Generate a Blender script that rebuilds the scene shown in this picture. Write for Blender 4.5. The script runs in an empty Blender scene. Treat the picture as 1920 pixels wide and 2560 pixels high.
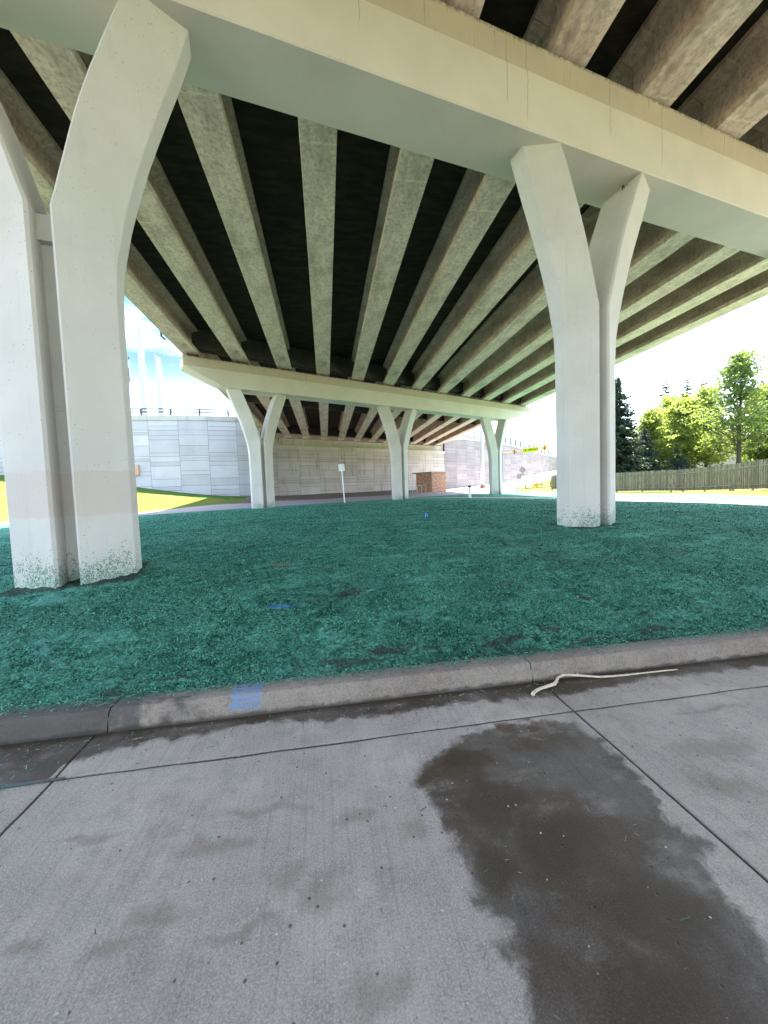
import bpy, math, random
import numpy as np
from mathutils import Vector, Matrix
random.seed(7); rng = np.random.default_rng(7)
S = bpy.context.scene
COL = S.collection
R = math.radians

# ------------------------------------------------------------------ helpers
class MB:
    def __init__(s): s.v = []; s.f = []
    def add(s, vs, fs):
        o = len(s.v); s.v += [tuple(p) for p in vs]; s.f += [tuple(o + i for i in f) for f in fs]; return s
    def box(s, x0, x1, y0, y1, z0, z1):
        v = [(x, y, z) for z in (z0, z1) for y in (y0, y1) for x in (x0, x1)]
        return s.add(v, [(0, 2, 3, 1), (4, 5, 7, 6), (0, 1, 5, 4), (2, 6, 7, 3), (0, 4, 6, 2), (1, 3, 7, 5)])
    def frame(s, o, ax, ay, az, x0, x1, y0, y1, z0, z1):
        o, ax, ay, az = (np.array(q, float) for q in (o, ax, ay, az))
        v = [o + ax * x + ay * y + az * z for z in (z0, z1) for y in (y0, y1) for x in (x0, x1)]
        return s.add(v, [(0, 2, 3, 1), (4, 5, 7, 6), (0, 1, 5, 4), (2, 6, 7, 3), (0, 4, 6, 2), (1, 3, 7, 5)])
    def rings(s, rs, cap=True):
        n = len(rs[0]); o = len(s.v)
        for r in rs: s.v += [tuple(p) for p in r]
        for k in range(len(rs) - 1):
            for i in range(n):
                j = (i + 1) % n
                s.f.append((o + k * n + i, o + k * n + j, o + (k + 1) * n + j, o + (k + 1) * n + i))
        if cap:
            s.f.append(tuple(o + i for i in reversed(range(n))))
            s.f.append(tuple(o + (len(rs) - 1) * n + i for i in range(n)))
        return s
    def tube(s, pts, rad, n=8):
        pts = [Vector(p) for p in pts]
        if not hasattr(rad, '__len__'): rad = [rad] * len(pts)
        rs = []
        for i, p in enumerate(pts):
            t = (pts[min(i + 1, len(pts) - 1)] - pts[max(i - 1, 0)]).normalized()
            a = t.cross(Vector((0, 0, 1)) if abs(t.z) < .9 else Vector((1, 0, 0))).normalized(); b = t.cross(a)
            rs.append([p + (a * math.cos(k * 2 * math.pi / n) + b * math.sin(k * 2 * math.pi / n)) * rad[i] for k in range(n)])
        return s.rings(rs)
    def prism(s, poly, y0, y1):
        """polygon in (x,z), extruded along y"""
        return s.rings([[(x, y0, z) for x, z in poly], [(x, y1, z) for x, z in poly]])
    def build(s, name, mat, parent=None, smooth=False, loc=None):
        m = bpy.data.meshes.new(name); m.from_pydata(s.v, [], s.f); m.validate(); m.update()
        import bmesh
        b = bmesh.new(); b.from_mesh(m); bmesh.ops.recalc_face_normals(b, faces=b.faces); b.to_mesh(m); b.free()
        return link(name, m, mat, parent, smooth, loc)

def link(name, m, mat, parent=None, smooth=False, loc=None):
    if mat: m.materials.append(mat)
    if smooth: m.shade_smooth()
    o = bpy.data.objects.new(name, m); COL.objects.link(o)
    if parent: o.parent = parent
    if loc: o.location = loc
    return o

def np_mesh(name, V, F, mat, parent=None, smooth=False, attrs=None):
    """V (n,3) array, F (m,k) array"""
    V = np.ascontiguousarray(V, np.float32); F = np.ascontiguousarray(F, np.int32); k = F.shape[1]
    m = bpy.data.meshes.new(name)
    m.vertices.add(len(V)); m.vertices.foreach_set('co', V.ravel())
    m.loops.add(F.size); m.loops.foreach_set('vertex_index', F.ravel())
    m.polygons.add(len(F)); m.polygons.foreach_set('loop_start', np.arange(len(F), dtype=np.int32) * k)
    m.polygons.foreach_set('loop_total', np.full(len(F), k, np.int32))
    if smooth: m.polygons.foreach_set('use_smooth', np.ones(len(F), bool))
    for nm, a in (attrs or {}).items():
        at = m.attributes.new(nm, 'FLOAT', 'POINT'); at.data.foreach_set('value', np.ascontiguousarray(a, np.float32))
    m.update(calc_edges=True)
    return link(name, m, mat, parent)

def tag(o, label=None, cat=None, group=None, kind=None):
    if label: o['label'] = label
    if cat: o['category'] = cat
    if group: o['group'] = group
    if kind: o['kind'] = kind
    return o

def empty(name, loc=(0, 0, 0), rz=0, parent=None):
    o = bpy.data.objects.new(name, None); COL.objects.link(o); o.empty_display_size = .3
    o.location = loc; o.rotation_euler = (0, 0, rz)
    if parent: o.parent = parent
    return o

def kids(o): return [c for c in bpy.data.objects if c.parent == o]
def copy_tree(o, parent=None):
    ks = kids(o); c = o.copy(); COL.objects.link(c)
    if parent: c.parent = parent
    for k in ks: copy_tree(k, c)
    return c

# ------------------------------------------------------------------ node helpers
class NT:
    def __init__(s, name):
        s.m = bpy.data.materials.new(name); s.m.use_nodes = True
        s.t = s.m.node_tree; s.t.nodes.clear()
        s.out = s.n('ShaderNodeOutputMaterial')
    def n(s, typ, **kw):
        x = s.t.nodes.new(typ)
        for k, v in kw.items():
            if k == 'ins':
                for a, b in v.items():
                    if hasattr(b, 'links') or isinstance(b, bpy.types.NodeSocket): s.t.links.new(b, x.inputs[a])
                    else: x.inputs[a].default_value = b
            else: setattr(x, k, v)
        return x
    def co(s, kind='Object', scale=(1, 1, 1)):
        t = s.n('ShaderNodeTexCoord')
        return s.n('ShaderNodeMapping', ins={'Vector': t.outputs[kind], 'Scale': scale}).outputs[0]
    def noise(s, v, scale, detail=4, rough=.55, dist=0):
        return s.n('ShaderNodeTexNoise', ins={'Vector': v, 'Scale': scale, 'Detail': detail, 'Roughness': rough, 'Distortion': dist}).outputs[0]
    def vor(s, v, scale, feature='F1', out=0):
        return s.n('ShaderNodeTexVoronoi', feature=feature, ins={'Vector': v, 'Scale': scale}).outputs[out]
    def ramp(s, f, *stops, interp='LINEAR'):
        r = s.n('ShaderNodeValToRGB', ins={'Fac': f}); cr = r.color_ramp; cr.interpolation = interp
        while len(cr.elements) < len(stops): cr.elements.new(.5)
        for e, (p, c) in zip(cr.elements, stops):
            e.position = p; e.color = (c, c, c, 1) if not hasattr(c, '__len__') else (*c, 1)
        return r.outputs[0]
    def math(s, op, a, b=0, clamp=False):
        return s.n('ShaderNodeMath', operation=op, use_clamp=clamp, ins={0: a, 1: b}).outputs[0]
    def rng(s, f, a, b, c=0., d=1.):
        return s.n('ShaderNodeMapRange', interpolation_type='SMOOTHSTEP', ins={'Value': f, 'From Min': a, 'From Max': b, 'To Min': c, 'To Max': d}).outputs[0]
    def mix(s, f, a, b, mode='MIX'):
        x = s.n('ShaderNodeMix', data_type='RGBA', blend_type=mode)
        for i, v in ((0, f), (6, a), (7, b)):
            if isinstance(v, bpy.types.NodeSocket): s.t.links.new(v, x.inputs[i])
            else: x.inputs[i].default_value = (*v, 1) if hasattr(v, '__len__') else v
        return x.outputs[2]
    def attr(s, nm): return s.n('ShaderNodeAttribute', attribute_name=nm).outputs['Fac']
    def xyz(s, kind='Object'):
        t = s.n('ShaderNodeTexCoord'); return s.n('ShaderNodeSeparateXYZ', ins={0: t.outputs[kind]}).outputs
    def bump(s, h, strength=.5, dist=.01, normal=None):
        ins = {'Height': h, 'Strength': strength, 'Distance': dist}
        if normal: ins['Normal'] = normal
        return s.n('ShaderNodeBump', ins=ins).outputs[0]
    def pbr(s, col, rough=.85, normal=None, metal=0, spec=.3, **ex):
        ins = {'Roughness': rough, 'Metallic': metal, 'Specular IOR Level': spec}
        ins['Base Color'] = col if isinstance(col, bpy.types.NodeSocket) else (*col, 1)
        if normal: ins['Normal'] = normal
        ins.update(ex)
        b = s.n('ShaderNodeBsdfPrincipled', ins=ins)
        s.t.links.new(b.outputs[0], s.out.inputs[0]); return s.m

def plain(name, col, rough=.6, metal=0, var=.12, scale=8):
    t = NT(name); v = t.co()
    f = t.noise(v, scale, 5)
    c = t.mix(f, tuple(x * (1 - var) for x in col), tuple(min(1, x * (1 + var)) for x in col))
    return t.pbr(c, rough, metal=metal)

def m_pier(bandk=.75):
    t = NT('painted_concrete'); v = t.co(); z = t.xyz()[2]
    base = t.mix(t.rng(t.noise(v, .9, 5), .3, .7), (.57, .535, .49), (.645, .61, .56))
    base = t.mix(t.math('MULTIPLY', t.noise(v, 45, 3), .35), base, (.42, .41, .38))
    # repainted band
    bw = t.math('ADD', z, t.math('MULTIPLY', t.noise(t.co('Object', (1, 1, 1)), 2.2, 4), .16))
    band = t.math('MULTIPLY', t.rng(bw, .98, 1.02), t.rng(bw, 1.58, 1.61, 1, 0))
    base = t.mix(t.math('MULTIPLY', band, t.math('MULTIPLY', t.rng(t.noise(v, 1.6, 4), .2, .6, .6, 1.), bandk)), base, (.54, .465, .41))
    # sparse pits
    pits = t.math('MULTIPLY', t.rng(t.vor(v, 15), .13, .08), t.rng(t.noise(v, 1.7, 3), .44, .58))
    base = t.mix(t.math('MULTIPLY', pits, .75), base, (.16, .15, .13))
    stv = t.noise(t.co('Object', (5, 5, .35)), 1.5, 5, .6)
    base = t.mix(t.math('MULTIPLY', t.rng(stv, .55, .75), .22), base, (.36, .33, .29))
    film = t.math('MULTIPLY', t.rng(z, .30, .02), t.rng(t.noise(v, 24, 4, .7), .35, .6, .1, .75))
    base = t.mix(film, base, (.33, .44, .36))
    # hydroseed splatter near the ground
    spl = t.math('ADD', t.math('MULTIPLY', t.noise(t.co('Object', (1, 1, .75)), 62, 3, .7), .7), t.math('MULTIPLY', t.noise(v, 17, 3, .6), .3))
    hgt = t.rng(z, .0, .95, .48, .70)
    hgt = t.math('ADD', hgt, t.math('MULTIPLY', t.math('SUBTRACT', t.noise(v, 1.3, 3), .5), .22))
    sm = t.rng(t.math('SUBTRACT', spl, hgt), 0, .025)
    base = t.mix(sm, base, t.mix(t.rng(t.noise(v, 80, 2), .35, .6), (.05, .075, .06), (.26, .38, .30)))
    nb = t.bump(t.noise(v, 55, 4), .25, .006)
    return t.pbr(base, .82, nb)

def m_cap(cracks):
    t = NT('cap_concrete'); v = t.co(); X = t.xyz()
    base = t.mix(t.rng(t.noise(v, .7, 5), .3, .7), (.64, .58, .505), (.72, .655, .575))
    base = t.mix(t.math('MULTIPLY', t.noise(v, 50, 3), .3), base, (.46, .43, .355))
    top = t.rng(X[2], -.545, -.53)
    base = t.mix(t.math('MULTIPLY', top, .85), base, t.mix(t.noise(v, 3), (.46, .375, .29), (.56, .47, .375)))
    drip = t.noise(t.co('Object', (14, 14, .9)), 1.4, 4, .6)
    dm = t.math('MULTIPLY', t.rng(drip, .60, .72), t.rng(X[2], -.75, -.02))
    base = t.mix(t.math('MULTIPLY', dm, .5), base, (.15, .085, .05))
    dirt = t.math('MULTIPLY', t.rng(X[2], -.10, .0), t.rng(t.noise(t.co('Object', (3, 3, 1)), 4, 4), .35, .6))
    base = t.mix(t.math('MULTIPLY', dirt, .85), base, (.07, .05, .035))
    wob = t.math('MULTIPLY', t.math('SUBTRACT', t.noise(v, 3, 4), .5), .10)
    for u0, zlo in cracks:
        d = t.math('ABSOLUTE', t.math('SUBTRACT', t.math('ADD', X[0], wob), u0))
        cm = t.math('MULTIPLY', t.rng(d, .014, .004), t.rng(X[2], zlo, zlo + .2))
        base = t.mix(t.math('MULTIPLY', cm, .45), base, (.22, .16, .11))
    return t.pbr(base, .85, t.bump(t.noise(v, 60, 4), .3, .006))

def m_girder():
    t = NT('girder_concrete'); v = t.co(); X = t.xyz()
    a = t.noise(t.co('Object', (1, .45, 1)), 1.6, 8, .68, .4)
    b = t.noise(v, 9, 6, .7)
    base = t.ramp(a, (.28, (.27, .21, .17)), (.43, (.57, .455, .37)), (.54, (.72, .585, .485)), (.70, (.82, .68, .575)))
    base = t.mix(t.math('MULTIPLY', t.rng(b, .46, .62), .6), base, (.36, .285, .235))
    sp = t.noise(t.co('Object', (1, .25, 1)), 30, 4, .7)
    base = t.mix(t.math('MULTIPLY', t.rng(sp, .55, .7), .3), base, (.80, .74, .60))
    # pour joints across the flange
    yy = t.math('FRACT', t.math('MULTIPLY', t.math('ADD', X[1], t.math('MULTIPLY', a, .25)), .21))
    jm = t.rng(t.math('ABSOLUTE', t.math('SUBTRACT', yy, .5)), .008, .003)
    base = t.mix(t.math('MULTIPLY', jm, .5), base, (.78, .71, .56))
    st = t.noise(t.co('Object', (8, 5, .6)), 1.4, 4, .6)
    base = t.mix(t.math('MULTIPLY', t.rng(st, .5, .75), .45), base, (.22, .17, .11))
    return t.pbr(base, .85, t.bump(b, .25, .01))

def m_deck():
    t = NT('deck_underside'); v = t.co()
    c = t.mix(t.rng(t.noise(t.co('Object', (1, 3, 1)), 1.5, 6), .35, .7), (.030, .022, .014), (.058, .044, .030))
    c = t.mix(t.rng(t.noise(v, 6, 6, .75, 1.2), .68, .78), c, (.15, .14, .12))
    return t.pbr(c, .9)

def m_panel(name, tint, dark, stain):
    t = NT(name); v = t.co()
    c = t.mix(t.rng(t.noise(v, .5, 4), .3, .7), tint, dark)
    c = t.mix(t.math('MULTIPLY', t.noise(v, 20, 4), .3), c, tuple(x * .75 for x in tint))
    gi = t.n('ShaderNodeNewGeometry').outputs['Random Per Island']
    c = t.mix(1., c, t.ramp(gi, (0, .88), (1, 1.08)), 'MULTIPLY')
    st = t.noise(t.co('Object', (2.2, 2.2, .22)), 1.2, 5, .65)
    c = t.mix(t.math('MULTIPLY', t.rng(st, .52, .72), stain), c, (.14, .11, .08))
    return t.pbr(c, .9, t.bump(t.noise(v, 25, 3), .2, .01))

def m_leaf(name, c0, c1, trans):
    t = NT(name); v = t.co()
    geo = t.n('ShaderNodeNewGeometry').outputs['Random Per Island']
    c = t.mix(geo, c0, c1)
    c = t.mix(t.rng(t.noise(v, .6, 2), .4, .65), c, tuple(x * .8 for x in c0))
    d = t.n('ShaderNodeBsdfPrincipled', ins={'Base Color': c, 'Roughness': .6, 'Specular IOR Level': .25})
    tr = t.n('ShaderNodeBsdfTranslucent', ins={'Color': t.mix(.5, c, (min(1, c1[0] * 2.1), min(1, c1[1] * 2.0), c1[2]))})
    mx = t.n('ShaderNodeMixShader', ins={0: trans, 1: d.outputs[0], 2: tr.outputs[0]})
    t.t.links.new(mx.outputs[0], t.out.inputs[0]); return t.m

def m_turf():
    t = NT('hydroseed_mulch'); v = t.co()
    a = t.noise(v, 1.1, 6, .6, .3)
    f = t.noise(t.co('Object', (1, 1, 1)), 46, 5, .7)
    base = t.mix(t.rng(f, .36, .66), (.012, .060, .040), (.14, .46, .31))  # dark pits and light tips paint shade between clumps into the colour
    base = t.mix(t.math('MULTIPLY', t.rng(a, .40, .62), .6), base, (.026, .10, .072))
    base = t.mix(t.math('MULTIPLY', t.rng(t.noise(t.co('Object', (.5, 2.6, 1)), 1.3, 5, .6), .48, .66), .5), base, (.13, .38, .30))
    base = t.mix(t.rng(t.noise(v, 170, 2, .6), .62, .74), base, (.24, .48, .40))
    soil = t.math('MULTIPLY', t.rng(t.math('ADD', t.attr('soil'), t.math('MULTIPLY', t.math('SUBTRACT', t.noise(v, 34, 4, .75), .5), 1.9)), .42, .72), .8)
    base = t.mix(soil, base, t.mix(t.noise(v, 60), (.018, .017, .016), (.06, .05, .042)))  # soil colour, also used for the painted contact shadow at column feet
    straw = t.rng(t.math('ADD', t.attr('straw'), t.math('MULTIPLY', t.math('SUBTRACT', t.noise(v, 40, 3, .7), .5), 1.2)), .5, .75)
    base = t.mix(t.math('MULTIPLY', straw, .6), base, (.19, .14, .07))
    blue = t.rng(t.math('ADD', t.attr('blue'), t.math('MULTIPLY', t.math('SUBTRACT', t.noise(v, 30, 3, .7), .5), 1.3)), .5, .7)
    base = t.mix(t.math('MULTIPLY', blue, .75), base, (.07, .19, .44))
    h = t.math('ADD', t.math('MULTIPLY', f, .6), t.math('MULTIPLY', t.noise(v, 95, 3, .7), .4))
    return t.pbr(base, .95, t.bump(h, .9, .028), spec=.12)

def m_grass(name, c0, c1, c2):
    t = NT(name); v = t.co()
    c = t.mix(t.rng(t.noise(v, 14, 5, .7), .3, .7), c0, c1)
    c = t.mix(t.math('MULTIPLY', t.rng(t.noise(v, .5, 5), .4, .68), .6), c, c2)
    return t.pbr(c, .9, t.bump(t.noise(v, 9, 5, .75), 1.0, .12), spec=.1)

def m_road():
    t = NT('road_concrete'); v = t.co()
    big = t.noise(v, 1.3, 6, .6)
    c = t.mix(t.rng(big, .3, .7), (.31, .262, .22), (.44, .376, .318))
    c = t.mix(t.math('MULTIPLY', t.rng(t.noise(v, 6, 7, .72), .44, .66), .5), c, (.215, .19, .175))
    gr = t.noise(v, 130, 4, .75)
    c = t.mix(t.math('MULTIPLY', t.rng(gr, .42, .64), .6), c, (.62, .55, .49))
    c = t.mix(t.math('MULTIPLY', t.rng(t.noise(v, 62, 4, .8), .54, .70), .6), c, (.115, .105, .10))
    sw = t.math('ADD', t.attr('stain'), t.math('MULTIPLY', t.math('SUBTRACT', t.noise(v, 13, 8, .78), .5), 1.5))
    c = t.mix(t.math('MULTIPLY', t.rng(sw, .30, 1.0), .42), c, (.18, .14, .10))
    bm = t.math('MULTIPLY', t.rng(t.noise(v, 1.9, 5, .62), .50, .68), t.rng(t.noise(v, 26, 6, .8), .42, .62, .25, 1.))
    c = t.mix(t.math('MULTIPLY', bm, .5), c, (.215, .172, .13))
    # dark and pale specks
    sp = t.vor(v, 30, out=0); spc = t.n('ShaderNodeSeparateColor', ins={0: t.n('ShaderNodeTexVoronoi', ins={'Vector': v, 'Scale': 30}).outputs[1]}).outputs
    spd = t.math('MULTIPLY', t.rng(sp, .24, .14), t.math('GREATER_THAN', spc[0], .95))
    c = t.mix(t.math('MULTIPLY', spd, .8), c, (.05, .048, .048))
    spw = t.math('MULTIPLY', t.rng(sp, .17, .11), t.math('GREATER_THAN', spc[1], .95))
    # wet
    edge = t.math('MULTIPLY', t.math('SUBTRACT', t.noise(v, 8, 6, .62, .6), .5), .22)
    wet = t.rng(t.math('ADD', t.attr('wet'), edge), -.015, .05)
    wet = t.math('MULTIPLY', wet, t.rng(t.noise(t.co('Object', (1, 1.6, 1)), 3.2, 6, .62), .28, .50, .60, 1.))
    wc = t.mix(t.rng(t.noise(v, 2.4, 4), .42, .62), (.19, .145, .105), (.30, .28, .265))
    c = t.mix(wet, c, t.mix(1., c, wc, 'MULTIPLY'))
    deep = t.rng(t.math('ADD', t.attr('wet2'), t.math('MULTIPLY', t.math('SUBTRACT', t.noise(v, 6, 6, .65), .5), .5)), .25, .7)
    c = t.mix(t.math('MULTIPLY', deep, .78), c, (.052, .034, .018))
    c = t.mix(t.math('MULTIPLY', spw, .8), c, (.62, .60, .56))
    j = t.attr('joint')
    c = t.mix(t.math('MULTIPLY', j, .92), c, (.02, .019, .018))
    # broom finish along y
    bx = t.noise(t.co('Object', (62, .9, 1)), 1.0, 4, .7)
    h = t.math('ADD', t.math('MULTIPLY', bx, .55), t.math('ADD', t.math('MULTIPLY', gr, .8), t.math('MULTIPLY', spd, -1.2)))
    c = t.mix(t.math('MULTIPLY', t.rng(bx, .48, .72), t.math('ADD', .20, t.math('MULTIPLY', wet, .35))), c, (.06, .053, .048))
    c = t.mix(t.math('MULTIPLY', wet, t.math('MULTIPLY', t.rng(gr, .55, .68), .14)), c, (.30, .28, .26))
    ro = t.math('SUBTRACT', .88, t.math('MULTIPLY', wet, .42))
    ro = t.math('SUBTRACT', ro, t.math('MULTIPLY', t.attr('pool'), .45))
    return t.pbr(c, ro, t.bump(h, .45, .006), spec=.35)

def m_curb():
    t = NT('curb_concrete'); v = t.co(); X = t.xyz()
    c = t.mix(t.rng(t.noise(v, 2.2, 6, .65), .3, .7), (.165, .132, .105), (.275, .225, .185))
    c = t.mix(t.math('MULTIPLY', t.rng(t.noise(v, 90, 4, .75), .4, .7), .5), c, (.42, .355, .295))
    c = t.mix(t.math('MULTIPLY', t.rng(t.noise(v, 28, 6, .8), .5, .66), .5), c, (.11, .088, .07))
    wetl = t.math('ADD', X[0], t.math('MULTIPLY', t.noise(v, 5, 5, .65), 1.7))
    c = t.mix(t.math('MULTIPLY', t.rng(wetl, -.15, -.55), .75), c, (.055, .05, .047))
    low = t.math('ADD', X[2], t.math('MULTIPLY', t.noise(v, 10, 4), .07))
    c = t.mix(t.math('MULTIPLY', t.rng(low, .075, .04), .8), c, (.045, .04, .036))  # kerb base painted dark in place of the shadow there
    # overspray of mulch on the back of the kerb
    ov = t.math('MULTIPLY', t.rng(X[1], 2.90, 3.02), t.rng(t.noise(v, 45, 4, .7), .40, .58))
    c = t.mix(t.math('MULTIPLY', ov, .8), c, (.05, .13, .105))
    # sprayed locate mark
    n = t.math('MULTIPLY', t.math('SUBTRACT', t.noise(v, 22, 4, .7), .5), .10)
    xb = t.math('ADD', X[0], n)
    mk = t.math('MULTIPLY', t.math('MULTIPLY', t.rng(xb, -.76, -.735), t.rng(xb, -.545, -.525, 1, 0)), t.rng(t.math('ADD', X[2], n), .035, .06))
    mk = t.math('MULTIPLY', mk, t.rng(t.noise(v, 48, 4, .75), .38, .58))
    c = t.mix(t.math('MULTIPLY', mk, .8), c, (.12, .25, .46))
    return t.pbr(c, .85, t.bump(t.noise(v, 110, 4, .7), .5, .006))

M = {}
M['pier'] = m_pier(.12); M['pier_patched'] = m_pier(.85)
M['girder'] = m_girder(); M['deck'] = m_deck()
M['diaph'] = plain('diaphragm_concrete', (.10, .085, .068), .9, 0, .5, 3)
M['panel_l'] = m_panel('panel_blue_grey', (.47, .47, .50), (.41, .415, .445), .10)
M['panel_m'] = m_panel('panel_beige', (.54, .49, .44), (.47, .42, .37), .5)
M['panel_r'] = m_panel('panel_pale', (.33, .295, .29), (.27, .24, .235), .2)
M['joint'] = plain('panel_joint', (.05, .048, .047), .95)
M['coping'] = m_panel('coping_concrete', (.60, .56, .48), (.52, .47, .39), .6)
M['coping_clean'] = m_panel('coping_pale', (.46, .445, .42), (.39, .375, .35), .3)
M['turf'] = m_turf()
M['lawn'] = m_grass('lawn_grass', (.07, .105, .018), (.15, .18, .035), (.19, .18, .055))
M['verge'] = m_grass('verge_grass', (.035, .09, .02), (.09, .17, .03), (.05, .10, .03))
M['soil'] = m_grass('bare_soil', (.12, .092, .075), (.24, .19, .16), (.16, .13, .11))
M['street'] = plain('street_concrete', (.30, .27, .27), .9, 0, .25, 3)
M['walk'] = plain('sidewalk_concrete', (.38, .36, .335), .9, 0, .3, 4)
M['road'] = m_road(); M['curb'] = m_curb()
M['steel'] = plain('galvanised_steel', (.42, .43, .44), .45, .6)
M['dark'] = plain('dark_metal', (.06, .065, .075), .5, .3)
M['white'] = plain('white_paint', (.78, .78, .78), .5)
M['signback'] = plain('sign_back_aluminium', (.26, .245, .23), .5, .3)
M['yellow'] = plain('fluorescent_yellow_sheet', (.72, .86, .02), .5, 0, .03)
M['orange'] = plain('amber_sign_sheet', (.82, .38, .02), .5, 0, .05)
M['black'] = plain('black_paint', (.02, .02, .02), .6)
M['blue'] = plain('blue_flag_vinyl', (.02, .20, .80), .5)
M['bark'] = plain('bark', (.075, .06, .048), .95, 0, .5, 12)
M['stick'] = plain('peeled_stick', (.58, .49, .36), .75, 0, .5, 26)
M['rust'] = plain('anchor_base', (.30, .16, .10), .8, 0, .3)
M['pole'] = plain('pole_paint', (.52, .52, .55), .5, .2)
M['flag'] = plain('flag_cloth', (.16, .18, .26), .8)
M['pylon'] = plain('pylon_concrete', (.42, .39, .43), .8, 0, .05)
M['nest'] = plain('nest_mud', (.12, .09, .06), 1, 0, .5, 30)

# ------------------------------------------------------------------ noise and terrain
def hash2(ix, iy, s=0):
    h = (ix.astype(np.int64) * 374761393 + iy.astype(np.int64) * 668265263 + s * 1442695041) & 0xffffffff
    h = ((h ^ (h >> 13)) * 1274126177) & 0xffffffff
    return ((h ^ (h >> 16)) & 0xffff) / 65535.0
def vnoise(x, y, s=0):
    ix = np.floor(x); iy = np.floor(y); fx = x - ix; fy = y - iy
    fx = fx * fx * (3 - 2 * fx); fy = fy * fy * (3 - 2 * fy)
    a = hash2(ix, iy, s); b = hash2(ix + 1, iy, s); c = hash2(ix, iy + 1, s); d = hash2(ix + 1, iy + 1, s)
    return (a * (1 - fx) + b * fx) * (1 - fy) + (c * (1 - fx) + d * fx) * fy
def fbm(x, y, o=4, s=0):
    t = 0; w = 1; ws = 0
    for k in range(o):
        t = t + w * vnoise(x * 2 ** k + 17.3 * k, y * 2 ** k - 9.1 * k, s + k); ws += w; w *= .5
    return t / ws
def inpoly(x, y, P):
    r = np.zeros(x.shape, bool); n = len(P)
    for i in range(n):
        x0, y0 = P[i]; x1, y1 = P[(i + 1) % n]
        c = ((y0 > y) != (y1 > y)) & (x < (x1 - x0) * (y - y0) / ((y1 - y0) or 1e-9) + x0)
        r ^= c
    return r
def pdist(x, y, P, closed=False):
    d = np.full(x.shape, 1e9)
    for i in range(len(P) if closed else len(P) - 1):
        ax, ay = P[i]; bx, by = P[(i + 1) % len(P)]
        t = np.clip(((x - ax) * (bx - ax) + (y - ay) * (by - ay)) / ((bx - ax) ** 2 + (by - ay) ** 2), 0, 1)
        d = np.minimum(d, np.hypot(x - ax - t * (bx - ax), y - ay - t * (by - ay)))
    return d
def sm(a, b, x):
    t = np.clip((x - a) / (b - a), 0, 1); return t * t * (3 - 2 * t)

CP = [(x, 3.03, .15) for x in (-60, -30, -15, -8, -4, -1.5, 1, 3.5, 6, 10, 16, 30, 60)]
CP += [(-4.5, 5.3, .47), (-3.3, 5.3, .475), (-2.8, 6.3, .56), (0, 5.4, .48), (3, 5.4, .48), (6, 7.3, .655), (6, 8.6, .69), (0, 8, .64), (-6, 8, .58), (11, 5.5, .42),
       (12, 8, .54), (16.3, 12, .52), (16.3, 20, .52), (8, 14, .75), (0, 14, .75), (-3.6, 24.5, .80), (-8, 15, .70), (-11, 24.6, .65),
       (6, 29, .88), (6.2, 34.5, .84), (16, 34.4, .88), (-15, 33.4, .66), (-8, 44, .72), (0, 49, .82), (8, 52, .92), (20, 58, 1.1), (11, 39, .86),
       (-7, 51, 1.35), (0, 54.8, 1.45), (10, 60, 1.6), (20, 65, 1.4), (-8.7, 46.9, 1.48), (-14, 46.2, 1.9), (-20.5, 45.7, 2.93), (-34.5, 47.9, 4.86),
       (-20, 30, .75), (-34, 30, 1.1), (-18, 17.5, .6), (-40, 2, .2),
       (27.9, 44.4, .91), (27.4, 33, .62), (28.8, 27.5, .58), (27.6, 22.6, .70), (25.5, 18.8, .80), (25.5, 48.8, .72), (28.4, 46.3, .91),
       (25, 52, 1.28), (24.3, 57, 1.42), (14, 49.5, 1.2), (33, 61, 1.5), (37.3, 76.5, 2.25), (62, 97, 5.4), (47.4, 74, 3.1), (20.4, 15, .55),
       (45, 36, 2.2), (35, 42, 1.6), (46, 44, 2.2), (60, 52, 3), (75, 70, 4), (60, 10, 1.5), (40, 15, 1.1), (-60, 60, 6), (-80, 20, 3),
       (-60, 160, 8), (60, 200, 8), (180, 100, 6), (250, 10, 4), (-250, 10, 3), (-150, 200, 8), (0, 110, 6), (0, 380, 9), (300, 300, 9)]
CP = np.array(CP, float)
def tps_fit(P):
    n = len(P); d = np.hypot(P[:, None, 0] - P[None, :, 0], P[:, None, 1] - P[None, :, 1])
    A = np.zeros((n + 3, n + 3)); A[:n, :n] = d + np.eye(n) * 1e-6      # linear radial basis: no overshoot
    A[:n, n] = 1; A[:n, n + 1] = P[:, 0]; A[:n, n + 2] = P[:, 1]; A[n:, :n] = A[:n, n:].T
    return np.linalg.solve(A, np.r_[P[:, 2], 0, 0, 0])
TW = tps_fit(CP)
def ground(x, y):
    x = np.asarray(x, float); y = np.asarray(y, float); sh = x.shape; x = x.ravel(); y = y.ravel()
    z = np.empty(len(x)); n = len(CP)
    for a in range(0, len(x), 20000):
        xs, ys = x[a:a + 20000, None], y[a:a + 20000, None]
        d = np.sqrt((xs - CP[:, 0]) ** 2 + (ys - CP[:, 1]) ** 2 + .09)
        z[a:a + 20000] = d @ TW[:n] + TW[n] + TW[n + 1] * xs[:, 0] + TW[n + 2] * ys[:, 0]
    k = sm(3.03, 4.2, y)
    z = .15 * (1 - k) + np.maximum(z, .15) * k
    return z.reshape(sh)
def gz(x, y): return float(ground(np.array([x]), np.array([y]))[0])

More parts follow.
